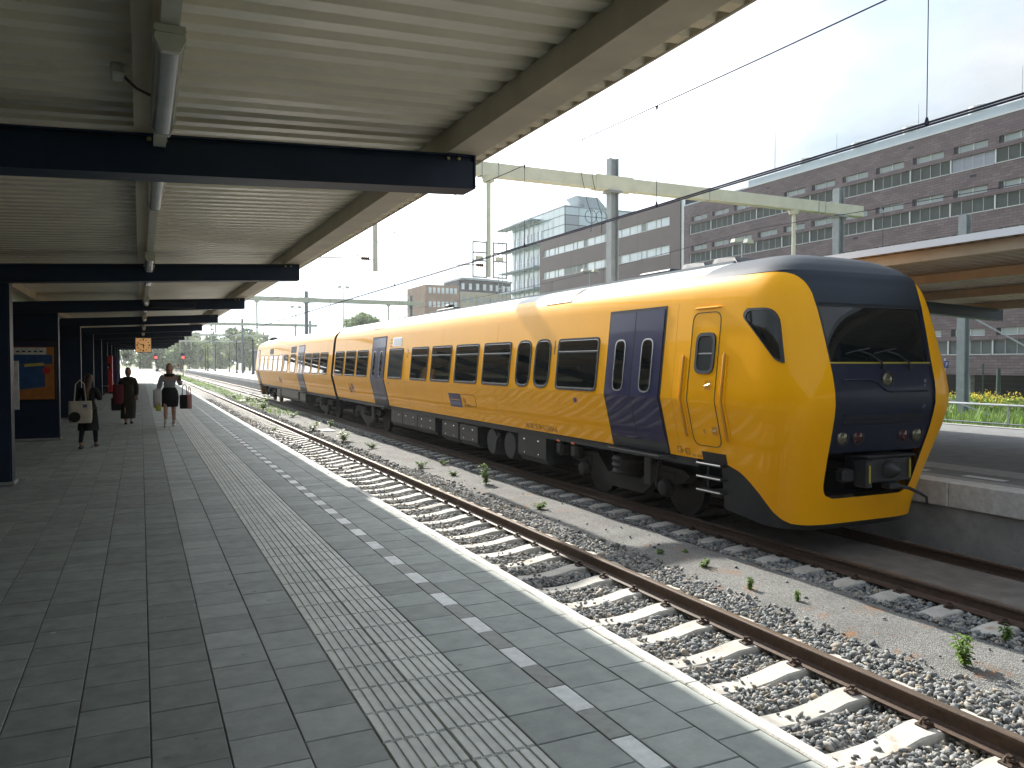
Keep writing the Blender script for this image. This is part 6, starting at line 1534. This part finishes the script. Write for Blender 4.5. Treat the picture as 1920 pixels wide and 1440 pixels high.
# person in long dark clothes
Jb = walk(.06); pB, JB, hB = person(-.31, 23.6, 1.52, 0, 'person in long dark dress and olive coat walking with a dark red bag', Jb, 'skin_tan', 'hair_dark', None, None, 1.5, math.pi+.1)
garment(pB, JB, ['pelvis','waist','chest','shl','shr','ell','elr','wrl','wrr'], [('pelvis','waist'),('waist','chest'),('chest','shl'),('chest','shr')]+ARM('l')+ARM('r'), 'cloth_olive', 'coat', 1.6, 'chest')
cone_skirt(pB, hB, [(0,0,.70,.095,.072),(0,0,.60,.110,.085),(0,0,.45,.125,.10),(0,0,.28,.125,.105),(0.01,0,.10,.118,.105)], 'cloth_olive', 'dress', .06, seed=5)
attach('scarf', MB().lathe([(.05*hB,.84*hB),(.085*hB,.83*hB),(.095*hB,.80*hB),(.06*hB,.77*hB)], (0,.01*hB,0), 'z', 16).mesh('scarf', 'cloth_olive', smooth=60), pB)
shoes(pB, JB, hB, 'shoe_dark')
bag('shoulder_bag', -.55, 23.48, .55, .26, .20, .52, 'bag_red', 'dark red shoulder bag on the person in the long dress', handle=.35, hm='cloth_dark')
bag('carrier_bag', -.60, 23.5, .38, .24, .20, .34, 'cloth_dark', 'black carrier bag hanging below the dark red bag', handle=.2)
# person with a tote bag, walking away
arms3 = {'shl':(-.10,0,.80,.036,.034),'shr':(.10,0,.80,.036,.034),'ell':(-.14,-.02,.65,.026,.026),'wrl':(-.10,.06,.60,.018,.016),'hal':(-.08,.085,.60,.020,.014),'elr':(.135,.03,.66,.026,.026),'wrr':(.11,.13,.68,.018,.016),'har':(.10,.16,.69,.020,.014)}
pC, JC, hC = person(-.93, 17.3, 1.43, 0, 'person with long brown hair and a canvas tote walking away in black clothes', walk(.12, arms3, .03), 'skin', 'hair_brown', None, None, 4.2, -.25)
garment(pC, JC, ['pelvis','waist','chest','shl','shr','ell','elr','wrl','wrr'], [('pelvis','waist'),('waist','chest'),('chest','shl'),('chest','shr')]+ARM('l')+ARM('r'), 'cloth_black', 'coat', 1.42, 'chest')
cone_skirt(pC, hC, [(0,0,.62,.085,.07),(0,0,.55,.105,.085),(0,0,.42,.120,.10),(0,0,.30,.128,.11),(0,0,.24,.130,.115)], 'cloth_black', 'skirt', .05, seed=8)
garment(pC, JC, ['pelvis','hipl','hipr','knl','knr','anl','anr'], [('pelvis','hipl'),('pelvis','hipr'),('hipl','knl'),('hipr','knr'),('knl','anl'),('knr','anr')], 'cloth_black', 'tights', 1.1, 'pelvis')
shoes(pC, JC, hC, 'shoe_dark')
tt = bag('tote_bag', -1.05, 17.08, .50, .40, .12, .42, 'canvas', 'cream canvas tote bag with a dark print hanging from a shoulder', handle=.40)
MB().lathe([(.10,-.004),(.06,-.006),(0,-.006)], (-1.14, 17.0, .62), 'y', 14).build('print', 'cloth_dark', parent=tt)
MB().bbox(-1.0,-.93,17.0,17.01,.80,.86,.002).build('print', 'logo_mid', parent=tt)

# ------------------------------------------------------------------ haze volume added to imitate glare over the long view
hm_ = bpy.data.materials.new('glare_haze'); hm_.use_nodes = True; hn = hm_.node_tree; hn.nodes.clear()
ho = hn.nodes.new('ShaderNodeOutputMaterial'); hv = hn.nodes.new('ShaderNodeVolumePrincipled'); hv.inputs['Color'].default_value = (0.95, 0.97, 1.0, 1); hv.inputs['Density'].default_value = 0.00036; hv.inputs['Anisotropy'].default_value = 0.35
hn.links.new(hv.outputs[0], ho.inputs['Volume']); MATS['glare_haze'] = hm_
MB().box(-160, 160, -90, 480, -2.2, 33).build('glare_haze', 'glare_haze', kind='stuff', label='thin pale volume added over the whole station to imitate glare', category='glare_haze')
